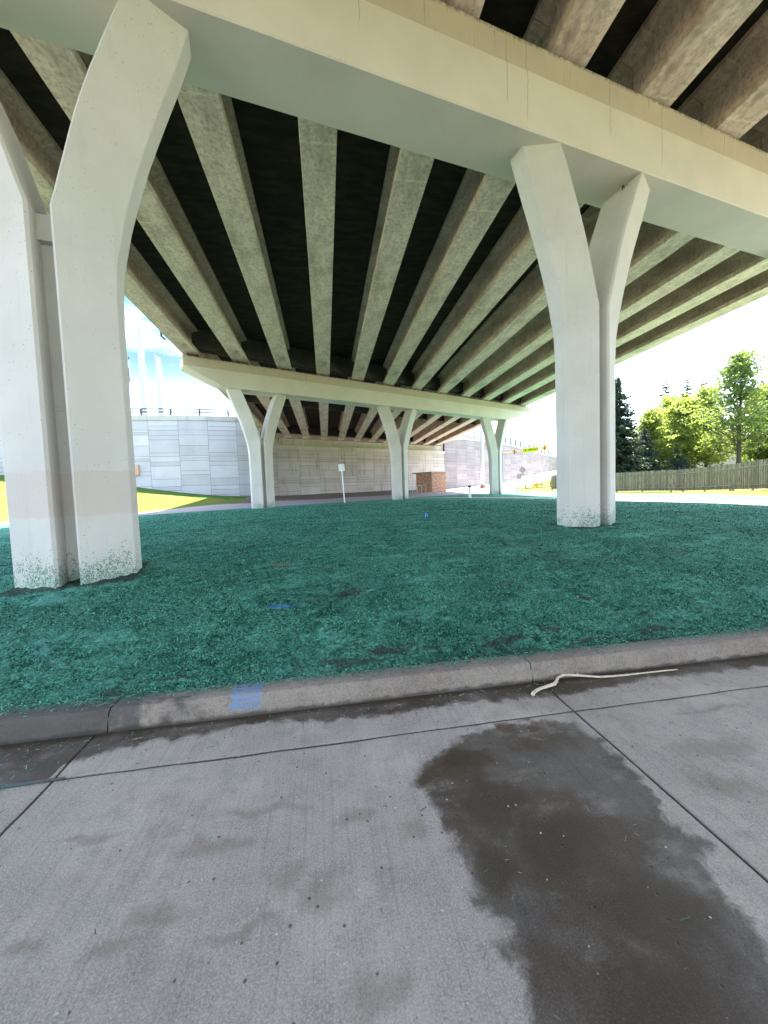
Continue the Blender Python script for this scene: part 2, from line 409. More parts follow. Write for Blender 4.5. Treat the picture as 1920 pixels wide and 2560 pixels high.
def frac_line(x, P):
    P = np.array(P); return np.interp(x, P[:, 0], P[:, 1])
NEAR = [(-60, -12), (-40, 2), (-18, 17.3), (-11, 24.6), (-5.6, 30.0), (6.2, 34.2), (11, 37.5), (16, 41), (24, 47.5), (60, 76)]
FAR_ = [(-60, -4), (-40, 8), (-20, 20.8), (-14.5, 31), (-8, 44), (0, 48.6), (8, 52), (14, 55.4), (26, 60), (60, 78)]
WALK = [(6.6, 32.0), (10, 29.8), (14, 26.5), (16.6, 22.5)]
FENCE = [(27.9, 44.4), (27.4, 33), (28.8, 27.5), (27.6, 22.6), (25.5, 18.8), (22.5, 13.2)]
GRASSP = [(27.5, 53.5), (47, 74), (60, 80), (60, 40), (30, 45.5), (26.5, 49.5)]

az = np.radians(np.arange(-86, 86.01, .2)); nu = len(az)
sk = np.linspace(0, 1, 820)
r0 = 3.03 / np.cos(az)
RR = r0[None, :] * (420 / r0[None, :]) ** (sk[:, None] ** 1.12)
GX = RR * np.sin(az)[None, :]; GY = RR * np.cos(az)[None, :]
GY[0, :] = 3.03
GZ = ground(GX, GY)
# regions by face centre
cx = (GX[:-1, :-1] + GX[1:, 1:]) / 2; cy = (GY[:-1, :-1] + GY[1:, 1:]) / 2
wob = (fbm(cx * 1.3, cy * 1.3, 4, 5) - .5)
REG = np.zeros(cx.shape, int)                                   # 0 hydroseed
nl = frac_line(cx, NEAR); fl = frac_line(cx, FAR_)
REG[(cy > nl - 1.6 - wob * 3) & (cx < -6 + wob * 4)] = 2        # verge
REG[(cx < -7.2 + wob * 2 - (cy - 5) * .55) & (cy < 16)] = 2
REG[(cx > 18.3 + wob * .5) & (cx < 18.8 + wob * 1.2) & (cy < 27)] = 1
REG[(cx > 25.2 + wob * 2.2)] = 1
REG[(pdist(cx, cy, FENCE + [(30, 45)]) < 1.4 + wob)] = 1
REG[(cx > 16.3) & (cx < 18.3) & (cy < 23.2)] = 4
REG[pdist(cx, cy, WALK) < .75] = 4
REG[(cy > nl)] = 3                                              # street
bank = cy > fl
REG[bank] = 5
REG[bank & (cx < -9)] = 1
REG[bank & (cx < -9) & (pdist(cx, cy, [(-46, 48.9), (-34.5, 47.2), (-20.7, 45.6), (-14.4, 45.9), (-7.5, 47.6)]) < 2.0 + wob * 2)] = 2
REG[bank & (cx > 17.5)] = 4
REG[inpoly(cx, cy, GRASSP)] = 1
REG[(cy > 3) & (cx > 28.5) & (cy < 60)] = np.where(REG[(cy > 3) & (cx > 28.5) & (cy < 60)] == 4, 1, REG[(cy > 3) & (cx > 28.5) & (cy < 60)])
REG[np.hypot(cx, cy) > 110] = 1
REG[(cy > frac_line(cx, [(-60, 40), (-9, 50), (21, 66), (62, 99)]) + 2) & (REG != 1)] = 1
# displacement
dist = np.hypot(GX, GY)
nearw = 1 - sm(9, 20, dist)
h = .040 * (fbm(GX * 11, GY * 11, 3, 2) - .5) + .030 * (fbm(GX * 30, GY * 30, 2, 9) - .5) * (1 - sm(5, 10, dist))
lump = .10 * (fbm(GX * 1.1, GY * 1.1, 3, 21) - .5) * sm(3.2, 5, GY)
ragged = sm(3.0, 3.25, GY + (fbm(GX * 2, GY * 2, 3, 33) - .5) * .25)
WX = GX + (fbm(GX * 4, GY * 4, 4, 91) - .5) * .55; WY = GY + (fbm(GX * 4, GY * 4, 4, 92) - .5) * .32
def blob(cx_, cy_, rx, ry):
    return np.clip(1 - np.sqrt(((WX - cx_) / rx) ** 2 + ((WY - cy_) / ry) ** 2), 0, 1)
soil = np.zeros(GX.shape)
for b in [(-.62, 5.9, .5, .4), (-.1, 5.5, .6, .4), (.3, 5.2, .5, .3)]: soil = np.maximum(soil, blob(*b) * .55)
for b in [(2.85, 3.95, .12, .12), (.45, 3.32, .42, .16), (.85, 3.22, .4, .12), (1.55, 3.3, .5, .12), (.15, 3.16, .8, .1), (2.4, 3.12, .7, .12), (3.1, 3.14, .6, .12), (2.1, 3.45, .3, .12), (3.4, 3.5, .25, .1), (-1.3, 3.2, .5, .06), (.2, 4.6, .5, .3), (8.5, 11, .8, .3), (10.5, 9.8, .7, .25)]:
    soil = np.maximum(soil, blob(*b) * 1.05)
for qx in (-3.32, 5.915):
    qa = math.atan(.2116); q0 = 6.15 + .2116 * qx
    qu = (GX - qx) * math.cos(qa) + (GY - q0) * math.sin(qa); qv = -(GX - qx) * math.sin(qa) + (GY - q0) * math.cos(qa)
    soil = np.maximum(soil, (1 - sm(.0, .16, np.maximum(np.abs(qu) - .68, np.abs(qv - .5) - .5))) * .8)  # contact shadow round column feet, painted as a dark ring via soil mask
soil = np.maximum(soil, (1 - sm(3.03, 3.14, GY + (fbm(GX * 3, GY * 3, 3, 4) - .5) * .22)) * .75)
soil = np.maximum(soil, sm(.60, .74, fbm(GX * .9, GY * .9, 4, 61)) * .45)
straw = np.maximum(blob(-.72, 6.02, .4, .22) * 1.3, blob(.3, 3.5, .1, .1) * 1.3)
blue = np.where((np.abs(GX + .51) < .17) & (np.abs(GY - 4.4) < .045), .85, 0.)
h = h + .05 * soil * fbm(GX * 9, GY * 9, 3, 40) * nearw
clod = .035 * blob(2.85, 3.95, .14, .1)
GZd = GZ + (h * ragged + clod) * np.maximum(nearw, .0) + lump * .35 * (1 - sm(20, 30, dist))
GZd[0, :] = .146
gv = np.stack([GX, GY, GZd], -1).reshape(-1, 3)
idx = np.arange(len(gv)).reshape(GX.shape)
quads = np.stack([idx[:-1, :-1], idx[:-1, 1:], idx[1:, 1:], idx[1:, :-1]], -1)
at = dict(soil=soil.ravel(), straw=straw.ravel(), blue=blue.ravel())
for k, (nm, mt) in enumerate([('hydroseeded_ground', 'turf'), ('lawn', 'lawn'), ('verge_grass', 'verge'), ('street', 'street'), ('sidewalk', 'walk'), ('soil_bank', 'soil')]):
    F = quads[REG == k]
    used, inv = np.unique(F, return_inverse=True)
    o = np_mesh(nm, gv[used], inv.reshape(F.shape), M[mt], None, True, {a: b[used] for a, b in at.items()} if k == 0 else None)
    tag(o, kind='structure')

# mulch fibres standing up out of the near hydroseed, one mass
n = 320000
a_ = rng.uniform(-.74, .98, n); rr = 3.05 / np.cos(a_) * np.exp(rng.random(n) ** 1.15 * 2.05)
fx = rr * np.sin(a_); fy = rr * np.cos(a_)
keep = (rng.random(n) < .25 + .75 * sm(.35, .6, fbm(fx * 5, fy * 5, 3, 77))) & (fy > 3.05) & (fx < 16) & (fx > -7.5 - fy * .1)
keep &= ~((np.abs(fx + .51) < .17) & (np.abs(fy - 4.4) < .055) & (rng.random(n) < .8))
for qx in (-3.32, 5.915):
    qa = math.atan(.2116); q0 = 6.15 + .2116 * qx
    qu = (fx - qx) * math.cos(qa) + (fy - q0) * math.sin(qa); qv = -(fx - qx) * math.sin(qa) + (fy - q0) * math.cos(qa)
    keep &= ~((np.abs(qu) < .70) & (qv > .0) & (qv < 1.0))
fx, fy = fx[keep], fy[keep]; n = len(fx)
fz = ground(fx, fy) + .06 * (fbm(fx * 1.1, fy * 1.1, 3, 21) - .5) * .5 + .003
ang = rng.uniform(0, 6.283, n); L = rng.uniform(.010, .032, n) * (rr[keep] / 3.6) ** .4; W = rng.uniform(.0020, .0050, n) * (rr[keep] / 3.6) ** .6; el = rng.uniform(-.05, .5, n)
dx, dy, dz = np.cos(ang) * np.cos(el) * L, np.sin(ang) * np.cos(el) * L, np.sin(el) * L
px, py = -np.sin(ang) * W, np.cos(ang) * W
b0 = np.stack([fx, fy, fz], -1); d_ = np.stack([dx, dy, dz], -1); p_ = np.stack([px, py, np.zeros(n)], -1)
up = np.stack([np.zeros(n), np.zeros(n), L * .25], -1)
fa = .40 * sm(.56, .66, fbm(fx * .9, fy * .9, 4, 61)) + .65 * sm(.46, .70, fbm(fx * 14, fy * 14, 3, 63)) - .35 * sm(.5, .65, fbm(fx * .35, fy * 1.8, 4, 64))
V = np.stack([b0 - p_, b0 + p_, b0 + d_ * .55 + p_ + up, b0 + d_ * .55 - p_ + up, b0 + d_ + p_ * .4, b0 + d_ - p_ * .4], 1).reshape(-1, 3)
k = np.arange(n)[:, None] * 6
F = np.concatenate([k + [0, 1, 2, 3], k + [3, 2, 4, 5]])
t = NT('mulch_fibre'); g = t.n('ShaderNodeNewGeometry').outputs['Random Per Island']
g = t.math('SUBTRACT', g, t.math('MULTIPLY', t.attr('dim'), .5), True)
M['fibre'] = t.pbr(t.ramp(g, (0, (.010, .045, .030)), (.45, (.066, .275, .18)), (.9, (.17, .50, .35)), (.97, (.26, .38, .30)), (1, (.03, .03, .028))), .95, spec=.1)  # dark end of the ramp paints shadow specks among the fibres
tag(np_mesh('mulch_fibres', V, F, M['fibre'], None, False, dict(dim=np.repeat(fa, 6))), 'teal green hydroseed mulch fibres covering the mound', 'ground cover', kind='stuff')

# mulch sprayed over the back of the kerb
n = 5000
fx = rng.uniform(-5, 7, n); fy = 3.05 - rng.gamma(1.0, .045, n); ok_ = (fy > 2.87) & (fbm(fx * 3, fx * 0 + 2, 3, 19) > rng.random(n) * .8); fx, fy = fx[ok_], fy[ok_]; n = len(fx)
ang = rng.uniform(0, 6.28, n); L = rng.uniform(.006, .018, n); W = rng.uniform(.002, .004, n); c, s_ = np.cos(ang), np.sin(ang)
V = np.stack([np.stack([fx + c * a * L - s_ * b * W, fy + s_ * a * L + c * b * W, .1545 + e * L * .3 + 0 * fx], -1) for a, b, e in ((-1, -1, 0), (1, -1, .5), (1, 1, .6), (-1, 1, .1))], 1).reshape(-1, 3)
tag(np_mesh('mulch_overspray', V, np.arange(n * 4).reshape(n, 4), M['fibre']), 'teal mulch crumbs sprayed over the back edge of the kerb', 'debris', kind='stuff')

# loose bits on the gutter and road
n = 1500
fx = rng.uniform(-3.2, 4.6, n); fy = 2.8 - rng.gamma(1.1, .17, n)
sel = rng.random(n) < .10; fy[sel] = rng.uniform(.9, 2.6, sel.sum())
fx[sel] = np.where(rng.random(sel.sum()) < .7, rng.uniform(.4, 1.9, sel.sum()), rng.uniform(-1.5, 3, sel.sum()))
ang = rng.uniform(0, 6.28, n); L = rng.gamma(2, .0035, n) + .003; W = rng.uniform(.0008, .0022, n); L[sel] *= .9; W[sel] *= .55
c, s_ = np.cos(ang), np.sin(ang); z0 = np.full(n, .0035)
V = np.stack([np.stack([fx + c * a * L - s_ * b * W, fy + s_ * a * L + c * b * W, z0 + e * L * .5], -1) for a, b, e in ((-1, -1, 0), (1, -1, .3), (1, 1, .35), (-1, 1, .1))], 1).reshape(-1, 3)
F = np.arange(n * 4).reshape(n, 4)
t = NT('loose_bits'); g = t.n('ShaderNodeNewGeometry').outputs['Random Per Island']
tag(np_mesh('mulch_debris', V, F, t.pbr(t.ramp(g, (0, (.05, .2, .15)), (.45, (.10, .28, .22)), (.5, (.03, .03, .03)), (.7, (.45, .42, .35)), (1, (.75, .74, .7)), interp='CONSTANT'), .8)),
    'tiny bits of mulch and chaff scattered on the wet gutter', 'debris', kind='stuff')

# ------------------------------------------------------------------ road with joints, wet patches
JX = [-11.5, -8.21, -4.92, -1.63, 1.66, 4.95, 8.24, 11.53]; JY = 2.40
xs = np.unique(np.round(np.concatenate([np.linspace(-70, -4, 40), np.arange(-4, 5.6, .011), np.linspace(5.6, 70, 40)] + [np.array([j - .007, j - .0045, j, j + .0045, j + .007]) for j in JX]), 4))
ys = np.unique(np.round(np.concatenate([np.linspace(-12, .5, 30), np.arange(.5, 2.83, .011), [2.84], np.array([JY - .008, JY - .005, JY, JY + .005, JY + .008])]), 4))
RX, RY = np.meshgrid(xs, ys)
wj = (fbm(RX * 3, RY * 3, 4, 3) - .5) * .012
jd = np.abs(RY - JY - wj)
for j in JX: jd = np.minimum(jd, np.abs(RX - j - wj))
joint = 1 - sm(.004, .0095, jd)
RZ = -.006 * joint + .0015 * (fbm(RX * 2, RY * 2, 3, 8) - .5)
WET = [(.47, 2.11), (.62, 2.2), (.85, 2.33), (1.05, 2.375), (1.35, 2.37), (1.6, 2.3), (1.64, 2.13), (1.64, 1.92), (1.61, 1.65), (1.55, 1.48), (1.62, 1.37), (1.47, 1.31), (1.46, 1.19), (1.47, 1.1), (1.42, 1.0), (1.36, .6), (.50, .6), (.50, .95), (.55, 1.10), (.50, 1.2), (.58, 1.24), (.49, 1.32), (.52, 1.43), (.50, 1.53), (.48, 1.67), (.43, 1.88), (.38, 1.98)]
wet = np.where(inpoly(RX, RY, WET), 1, -1) * pdist(RX, RY, WET, True)
gl = np.interp(RX, [-4, -2.03, -1.65, -1.23, -.54, .25, .98, 1.67, 2.55, 3.67, 6], [2.5, 2.5, 2.55, 2.70, 2.76, 2.68, 2.72, 2.62, 2.72, 2.70, 2.7])
gut = RY - gl + .07 * fbm(RX * 2.2, RX * 0, 3, 55) + .02
gut = np.maximum(gut, np.where((RX < -1.66) & (RY > JY), .12, -1))
wet = np.clip(np.maximum(wet, gut), -.3, .3)
QX = RX + (fbm(RX * 7, RY * 7, 4, 71) - .5) * .16; QY = RY + (fbm(RX * 7, RY * 7, 4, 72) - .5) * .12
def rblob(x, y, rx, ry): return np.clip(1 - np.sqrt(((QX - x) / rx) ** 2 + ((QY - y) / ry) ** 2), 0, 1)
stain = np.zeros(RX.shape)
for b in [(.35, 1.68, .2, .14), (.06, 1.83, .2, .1), (-.25, 1.56, .16, .12), (-.6, 1.78, .45, .09), (-.72, 1.5, .25, .08), (-.85, 1.41, .2, .06), (-1.14, 1.47, .14, .06), (-.08, 1.5, .2, .14), (-.38, 1.4, .35, .06), (2.2, 1.9, .5, .2), (2.0, 1.6, .3, .15), (-1.2, 1.95, .35, .06), (.1, 1.15, .2, .1), (-.4, 1.95, .5, .06), (2.6, 2.25, .6, .06)]:
    stain = np.maximum(stain, rblob(*b) * 1.15)
wet2 = np.zeros(RX.shape)
for b in [(.78, 1.78, .34, .34), (.95, 1.5, .36, .25), (1.15, 1.2, .4, .25), (.75, 2.1, .3, .15), (1.0, 1.0, .35, .2), (.62, 1.45, .16, .2)]: wet2 = np.maximum(wet2, rblob(*b))
wet2 = np.maximum(wet2, sm(2.70, 2.84, RY) * .8)
pool = np.where((RX < -1.66) & (RY > JY), sm(-1.66, -1.95, RX), 0) * .95
F = np.arange(RX.size).reshape(RX.shape); F = np.stack([F[:-1, :-1], F[:-1, 1:], F[1:, 1:], F[1:, :-1]], -1).reshape(-1, 4)
tag(np_mesh('road', np.stack([RX, RY, RZ], -1).reshape(-1, 3), F, M['road'], None, True, dict(wet=wet.ravel(), stain=stain.ravel(), wet2=wet2.ravel(), joint=joint.ravel(), pool=pool.ravel())), kind='structure')
# water standing in the joint
wx = np.linspace(-3.4, -1.57, 90); w_ = .012 + .020 * fbm(wx * 6, wx * 0, 3, 12) * sm(-1.6, -2.0, wx)
wy = JY + .01 * (fbm(wx * 4, wx * 0 + 3, 3, 5) - .5)
V = np.concatenate([np.stack([wx, wy - w_, np.full(90, .0045)], -1), np.stack([wx, wy + w_, np.full(90, .0045)], -1)])
F = np.stack([np.arange(89), np.arange(1, 90), np.arange(91, 180), np.arange(90, 179)], -1)
t = NT('standing_water'); tag(np_mesh('water', V, F, t.pbr((.03, .032, .035), .03, t.bump(t.noise(t.co(), 30, 3), .08, .003), spec=.9)), kind='structure')

# kerb: pieces with rounded nose, split at the joints, one setting mesh
prof = [(2.835, -.05), (2.835, .018), (2.842, .085), (2.853, .128), (2.872, .148), (2.90, .153), (3.035, .150), (3.06, .146), (3.06, -.05)]
mb = MB(); js = [-70, -11.4, -8.1, -4.85, -1.56, 1.60, 4.88, 8.2, 11.5, 70]
for a, b in zip(js[:-1], js[1:]):
    st = np.concatenate([[a + .005], np.arange(max(a + .1, -6), min(b - .05, 9), .05), [b - .005]]) if b > -12 else [a, b]
    rs = []
    for x in st:
        e = .012 if (abs(x - a) < .02 or abs(x - b) < .02) else 0
        rs.append([(x, y + (.004 * math.sin(x * 9 + y * 40) + e if .05 < z and y < 2.9 else 0), z - (e * .6 if z > .1 else 0)) for y, z in prof])
    mb.rings(rs)
mb.box(-70, 70, 2.85, 3.05, -.06, .10)
tag(mb.build('kerb', M['curb']), kind='structure')
# land behind the camera
mb = MB(); mb.box(-400, 400, -400, -12, -.4, .12); mb.box(-400, -70, -12, 3.0, -.4, .1); mb.box(70, 400, -12, 3.0, -.4, .1)
tag(mb.build('lawn', M['lawn']), kind='structure')

# peeled stick in the gutter
pts = [(1.49, 2.645), (1.505, 2.665), (1.55, 2.69), (1.60, 2.705), (1.655, 2.715), (1.73, 2.735), (1.76, 2.76), (1.80, 2.80), (1.86, 2.825), (1.93, 2.822), (1.99, 2.81), (2.07, 2.785), (2.15, 2.765), (2.28, 2.752), (2.42, 2.752), (2.6, 2.755), (2.75, 2.756), (2.86, 2.752)]
zz = [.014, .014, .016, .018, .02, .024, .03, .036, .034, .03, .026, .022, .018, .016, .014, .012, .011, .009]
pts = [(x + random.uniform(-.004, .004), y + random.uniform(-.003, .003)) for x, y in pts]
mb = MB(); mb.tube([(2.28, 2.752, .016), (2.30, 2.735, .026)], [.006, .003], 6); mb.tube([(1.99, 2.81, .026), (1.985, 2.825, .042)], [.007, .004], 6)
mb.tube([(x, y, z) for (x, y), z in zip(pts, zz)], [.015, .0135, .0125, .012, .0125, .014, .0115, .0105, .011, .010, .0095, .009, .0085, .008, .007, .0065, .0055, .004], 10)
mb.tube([(1.735, 2.735, .03), (1.745, 2.715, .044)], [.007, .004], 6)
tag(mb.build('stick', M['stick'], None, True), 'pale peeled crooked stick lying in the gutter against the kerb', 'stick')

# ------------------------------------------------------------------ bridge
XG = [.2 + 2.42 * (i - 3) for i in range(12)]
def zg(y): return 9.5 + (.0165 if y < 26.5 else .0105) * (26.5 - y)
def yn(x): return 6.15 + .2116 * x            # front line, near cap
def yf(x): return 26.2 + .4825 * x            # front line, far cap
def ya(x): return 54.98 + .494 * x            # abutment bearing line
WID = 1.12
bridge = empty('overpass_deck', (0, 0, 0))
tag(bridge, 'wide concrete overpass deck on twelve mottled girders overhead', 'bridge deck')
def girder(x, y0, y1, sk0, sk1):
    sec = [(-.43, 0), (.43, 0), (.43, .19), (.13, .36), (.10, .42), (.10, 1.18), (.40, 1.30), (.40, 1.42), (-.40, 1.42), (-.40, 1.30), (-.10, 1.18), (-.10, .42), (-.13, .36), (-.43, .19)]
    b = .018
    sec = [(-.43 + b, 0), (.43 - b, 0), (.43, b)] + sec[2:] + [(-.43, b)]
    r = []
    for y in (y0, y1): r.append([(u, y - (y0 + y1) / 2, z + zg(y) - zg((y0 + y1) / 2)) for u, z in sec])
    mb = MB(); mb.rings(r)
    return mb.build('girder', M['girder'], bridge, loc=(x, (y0 + y1) / 2, zg((y0 + y1) / 2)))
HW = WID / 2
for x in XG:
    c = HW / math.cos(math.atan(.2116)); f_ = HW / math.cos(math.atan(.4825))
    girder(x, -26, yn(x) + c - .01, 0, 0)
    girder(x, yn(x) + c + .01, yf(x) + f_ - .06, 0, 0)
    girder(x, yf(x) + f_ + .06, ya(x) + .5, 0, 0)
# slab with skewed far end
XL, XR = -8.35, 20.85
def slab_strip(x0, x1, dz0, dz1, name, mat):
    mb = MB(); st = []
    for tq in np.linspace(0, 1, 24):
        st.append([(x, -26 + tq * (ya(x) + .9 + 26), zg(-26 + tq * (ya(x) + .9 + 26)) + dz) for x, dz in ((x0, dz0), (x1, dz0), (x1, dz1), (x0, dz1))])
    mb.rings(st); return mb.build(name, mat, bridge)
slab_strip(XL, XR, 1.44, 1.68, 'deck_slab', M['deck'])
for x0, x1 in ((XL, XL + .35), (XR - .35, XR)): slab_strip(x0, x1, 1.684, 2.62, 'parapet', M['coping_clean'])
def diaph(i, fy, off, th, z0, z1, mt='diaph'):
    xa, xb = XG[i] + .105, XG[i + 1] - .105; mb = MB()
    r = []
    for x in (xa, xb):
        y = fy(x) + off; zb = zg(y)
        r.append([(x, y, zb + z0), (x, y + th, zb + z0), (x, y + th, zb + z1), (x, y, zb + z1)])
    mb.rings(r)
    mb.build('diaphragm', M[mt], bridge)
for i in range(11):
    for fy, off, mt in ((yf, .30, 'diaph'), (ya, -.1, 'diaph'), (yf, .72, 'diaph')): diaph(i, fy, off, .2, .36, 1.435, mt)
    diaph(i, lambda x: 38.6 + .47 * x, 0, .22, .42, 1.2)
# small drain stub on the outer girder
mb = MB(); mb.tube([(-7.58, 20.6, 10.9), (-7.58, 20.6, 9.52), (-7.5, 20.8, 9.45)], .045, 8)
mb.build('drain_pipe', M['dark'], bridge)

IN = [(0, 1.10), (.28, .97), (.55, .86), (.87, .735), (1.15, .625), (1.44, .525), (1.70, .44), (1.97, .365), (2.25, .29), (2.49, .225), (2.72, .165), (2.91, .11), (9, .11)]
OUT = [(0, 1.80), (.35, 1.68), (.73, 1.54), (1.08, 1.405), (1.44, 1.27), (1.8, 1.14), (2.17, 1.025), (2.47, .935), (2.77, .855), (3.08, .79), (3.39, .725), (3.75, .70), (4.1, .69), (9, .685)]
def leg_mesh(s, H):
    ds = sorted(set([-.02] + [a for a, _ in IN if a < 4.2] + [a for a, _ in OUT if a < 4.2] + [5, 6, 7, H + .5]), reverse=True)
    rs = []; W = .98; ch = .035
    for d in ds:
        ui = np.interp(d, *zip(*IN)); uo = np.interp(d, *zip(*OUT))
        sec = [(ui, .02 + ch), (ui + ch, .02), (uo - .012, .315), (uo, .33), (uo, W - .31), (uo - .012, W - .295), (ui + ch, W), (ui, W - ch)]
        rs.append([(s * u, v, H - d) for u, v in sec])
    mb = MB(); mb.rings(rs if s > 0 else [list(reversed(r)) for r in rs]); return mb
def column(parent, u, H, z0, mt='pier'):
    mb = MB()
    mb.box(-.13, .13, .34, .66, -.5, H - 3.25)
    mb.box(-.135, .135, .24, .76, H - 3.25, H - 2.93)
    c = mb.build('column', M[mt], parent, loc=(u, 0, z0))
    for s in (-1, 1): leg_mesh(s, H).build('leg', M[mt], c)
    return c
def pier(label, x0, y0, slope, cols, uL, uR, ztop, zsof, cracks):
    e = empty('bridge_pier', (x0, y0, 0), math.atan(slope)); tag(e, label, 'bridge pier')
    cs = math.cos(math.atan(slope)); us = [(x - x0) / cs for x in cols]
    k0, k1 = us[0] - 1.85, us[-1] + 1.85; h = ztop - zsof
    mb = MB(); t_ = .56
    b = .02
    rs = []
    for v, q in ((0, b), (b, 0), (WID - b, 0), (WID, b)):
        rs.append([(x, v, z) for x, z in [(uL + q, -t_), (k0 - .35, -h + .12 + q), (k0 + .25, -h + q), (k1 - .25, -h + q), (k1 + .35, -h + .12 + q), (uR - q, -t_), (uR - q, -t_ + .02), (uL + q, -t_ + .02)]])
    mb.rings(rs)
    rs = [[(x, v, z) for x, z in ((uL + q, -t_ + .02), (uR - q, -t_ + .02), (uR - q, -q), (uL + q, -q))] for v, q in ((.012, .015), (.027, 0), (WID - .027, 0), (WID - .012, .015))]
    mb.rings(rs)
    mb.build('pier_cap', m_cap(cracks), e, loc=(0, 0, ztop))
    for x, u in zip(cols, us):
        wx, wy = x0 + u * cs - .5 * math.sin(math.atan(slope)), y0 + u * math.sin(math.atan(slope)) + .5 * cs
        z0 = gz(wx, wy) - .04
        column(e, u, zsof - z0, z0, 'pier_patched' if (x0 > -3.5 and u == us[0]) else 'pier')
    # bearings
    for x in XG:
        u = (x - x0) / cs + HW * slope
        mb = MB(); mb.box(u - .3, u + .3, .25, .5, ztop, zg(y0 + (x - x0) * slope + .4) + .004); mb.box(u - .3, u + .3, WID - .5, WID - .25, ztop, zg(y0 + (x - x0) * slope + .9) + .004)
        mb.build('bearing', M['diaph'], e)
    return e
npier = pier('nearest bridge pier with wide cap and forked columns on the mulch', -3.27, yn(-3.27), .2116, [-3.32, 5.915, 15.2], -4.4, 24.6, 9.77, 8.20,
     [(7.0, -1.3), (7.45, -1.5), (9.55, -1.2), (11.1, -1.4), (4.2, -1.0)])
fpier = pier('far bridge pier with three forked columns beside the street', -3.62, yf(-3.62), .4825, [-3.65, 6.0, 16.15], -4.12, 26.9, 9.37, 7.87,
     [(3, -.9), (12, -1.0), (19, -.9)])
# little things on the near pier
mb = MB()
for k in range(60):
    a = random.uniform(0, 6.28); r = random.uniform(.02, .14); p = Vector((7.05 + r * math.cos(a) * 1.5, 8.02 + r * math.sin(a) * .6, 8.08 + random.uniform(-.07, .07)))
    q = p + Vector((random.uniform(-.1, .1), random.uniform(-.08, .08), random.uniform(-.06, .06))); mb.tube([p, q], .012, 4)
tag(mb.build('bird_nest', M['nest']), 'brown twig and mud nest under the near pier cap', 'nest')

# ------------------------------------------------------------------ walls
PA = [(.85, .46, .60, .46, 1.45, .4, .6, .46, 1.45), (1.3, .22, .3, 1.2, 1.15, .24, .29, 1.16, .45, 1.2)]
def panel_wall(parent, P, ztops, zbase, mat, capm, off=0, th=.18, lipped=True, pw=3.05):
    """polyline P with top heights; panels (one mesh, joints as real gaps over a dark backing) and a coping"""
    P = [np.array(p, float) for p in P]; seg = [np.linalg.norm(b - a) for a, b in zip(P[:-1], P[1:])]
    cum = np.r_[0, np.cumsum(seg)]; tot = cum[-1]
    def at(s):
        i = min(max(np.searchsorted(cum, s) - 1, 0), len(seg) - 1); t_ = (s - cum[i]) / seg[i]
        return P[i] + (P[i + 1] - P[i]) * t_
    mb, bk, cp = MB(), MB(), MB(); s = -off; k = 0; up = np.array([0, 0, 1.])
    while s < tot:
        a, b = max(s, 0), min(s + pw, tot)
        if b - a > .1:
            pa, pb = at(a), at(b); d = np.r_[pb - pa, 0]; L = np.linalg.norm(d); d /= L; nrm = np.array([-d[1], d[0], 0])
            zt = float(np.interp((a + b) / 2, cum, ztops)); za, zb_ = float(np.interp(a, cum, ztops)), float(np.interp(b, cum, ztops))
            base = zbase((pa[0] + pb[0]) / 2, (pa[1] + pb[1]) / 2) - .8
            o = np.r_[pa, 0]
            # backing
            r = [[o + d * u + nrm * v + up * z for u, z in ((0, base), (L, base), (L, zb_ - .3), (0, za - .3))] for v in (.035, .4)]
            bk.rings(r)
            z = zt - .30; q = 0; pat = PA[k % 2]
            while z > base:
                h_ = pat[q % len(pat)]; z1 = max(z - h_, base); g_ = .014
                tl = (za - zt) if q == 0 else 0; tr = (zb_ - zt) if q == 0 else 0
                v4 = [(g_, z1 + g_), (L - g_, z1 + g_), (L - g_, z - g_ + tr), (g_, z - g_ + tl)]
                mb.rings([[o + d * u + nrm * 0 + up * w for u, w in v4], [o + d * u + nrm * .05 + up * w for u, w in v4]])
                z = z1; q += 1
            cv = [(.006, za - .52), (L - .006, zb_ - .52), (L - .006, zb_), (.006, za)]
            cp.rings([[o + d * u + nrm * -.10 + up * w for u, w in cv], [o + d * u + nrm * .45 + up * w for u, w in cv]])
        s += pw; k += 1
    mb.build('wall_panels', mat, parent); bk.build('wall_backing', M['joint'], parent); cp.build('coping', capm, parent)
def railing(parent, P, ztops, h, step, mat, bars=False, name='railing'):
    P = [np.array(p, float) for p in P]; seg = [np.linalg.norm(b - a) for a, b in zip(P[:-1], P[1:])]; cum = np.r_[0, np.cumsum(seg)]
    pts = []
    for s in np.arange(0, cum[-1], step):
        i = min(max(np.searchsorted(cum, s) - 1, 0), len(seg) - 1); p = P[i] + (P[i + 1] - P[i]) * (s - cum[i]) / seg[i]
        d = (P[i + 1] - P[i]) / seg[i]; p = p + np.array([-d[1], d[0]]) * .15
        pts.append((p[0], p[1], float(np.interp(s, cum, ztops))))
    for p in pts: MB().tube([(p[0], p[1], p[2] - .02), (p[0], p[1], p[2] + h)], .11, 6).build('rail_post', mat, parent)
    mb = MB()
    for dz in ((h, h * .55) if not bars else (h, h * .1)): mb.tube([(x, y, z + dz) for x, y, z in pts], .075, 6)
    mb.build('handrail', mat, parent)
    if bars:
        mb = MB()
        for a, b in zip(pts[:-1], pts[1:]):
            nb = max(2, int(step / .16))
            for t_ in np.linspace(0, 1, nb, endpoint=False)[1:]:
                q = [a[j] + (b[j] - a[j]) * t_ for j in range(3)]; mb.tube([(q[0], q[1], q[2] + .08), (q[0], q[1], q[2] + h)], .024, 4)
        mb.build('infill_bars', mat, parent)

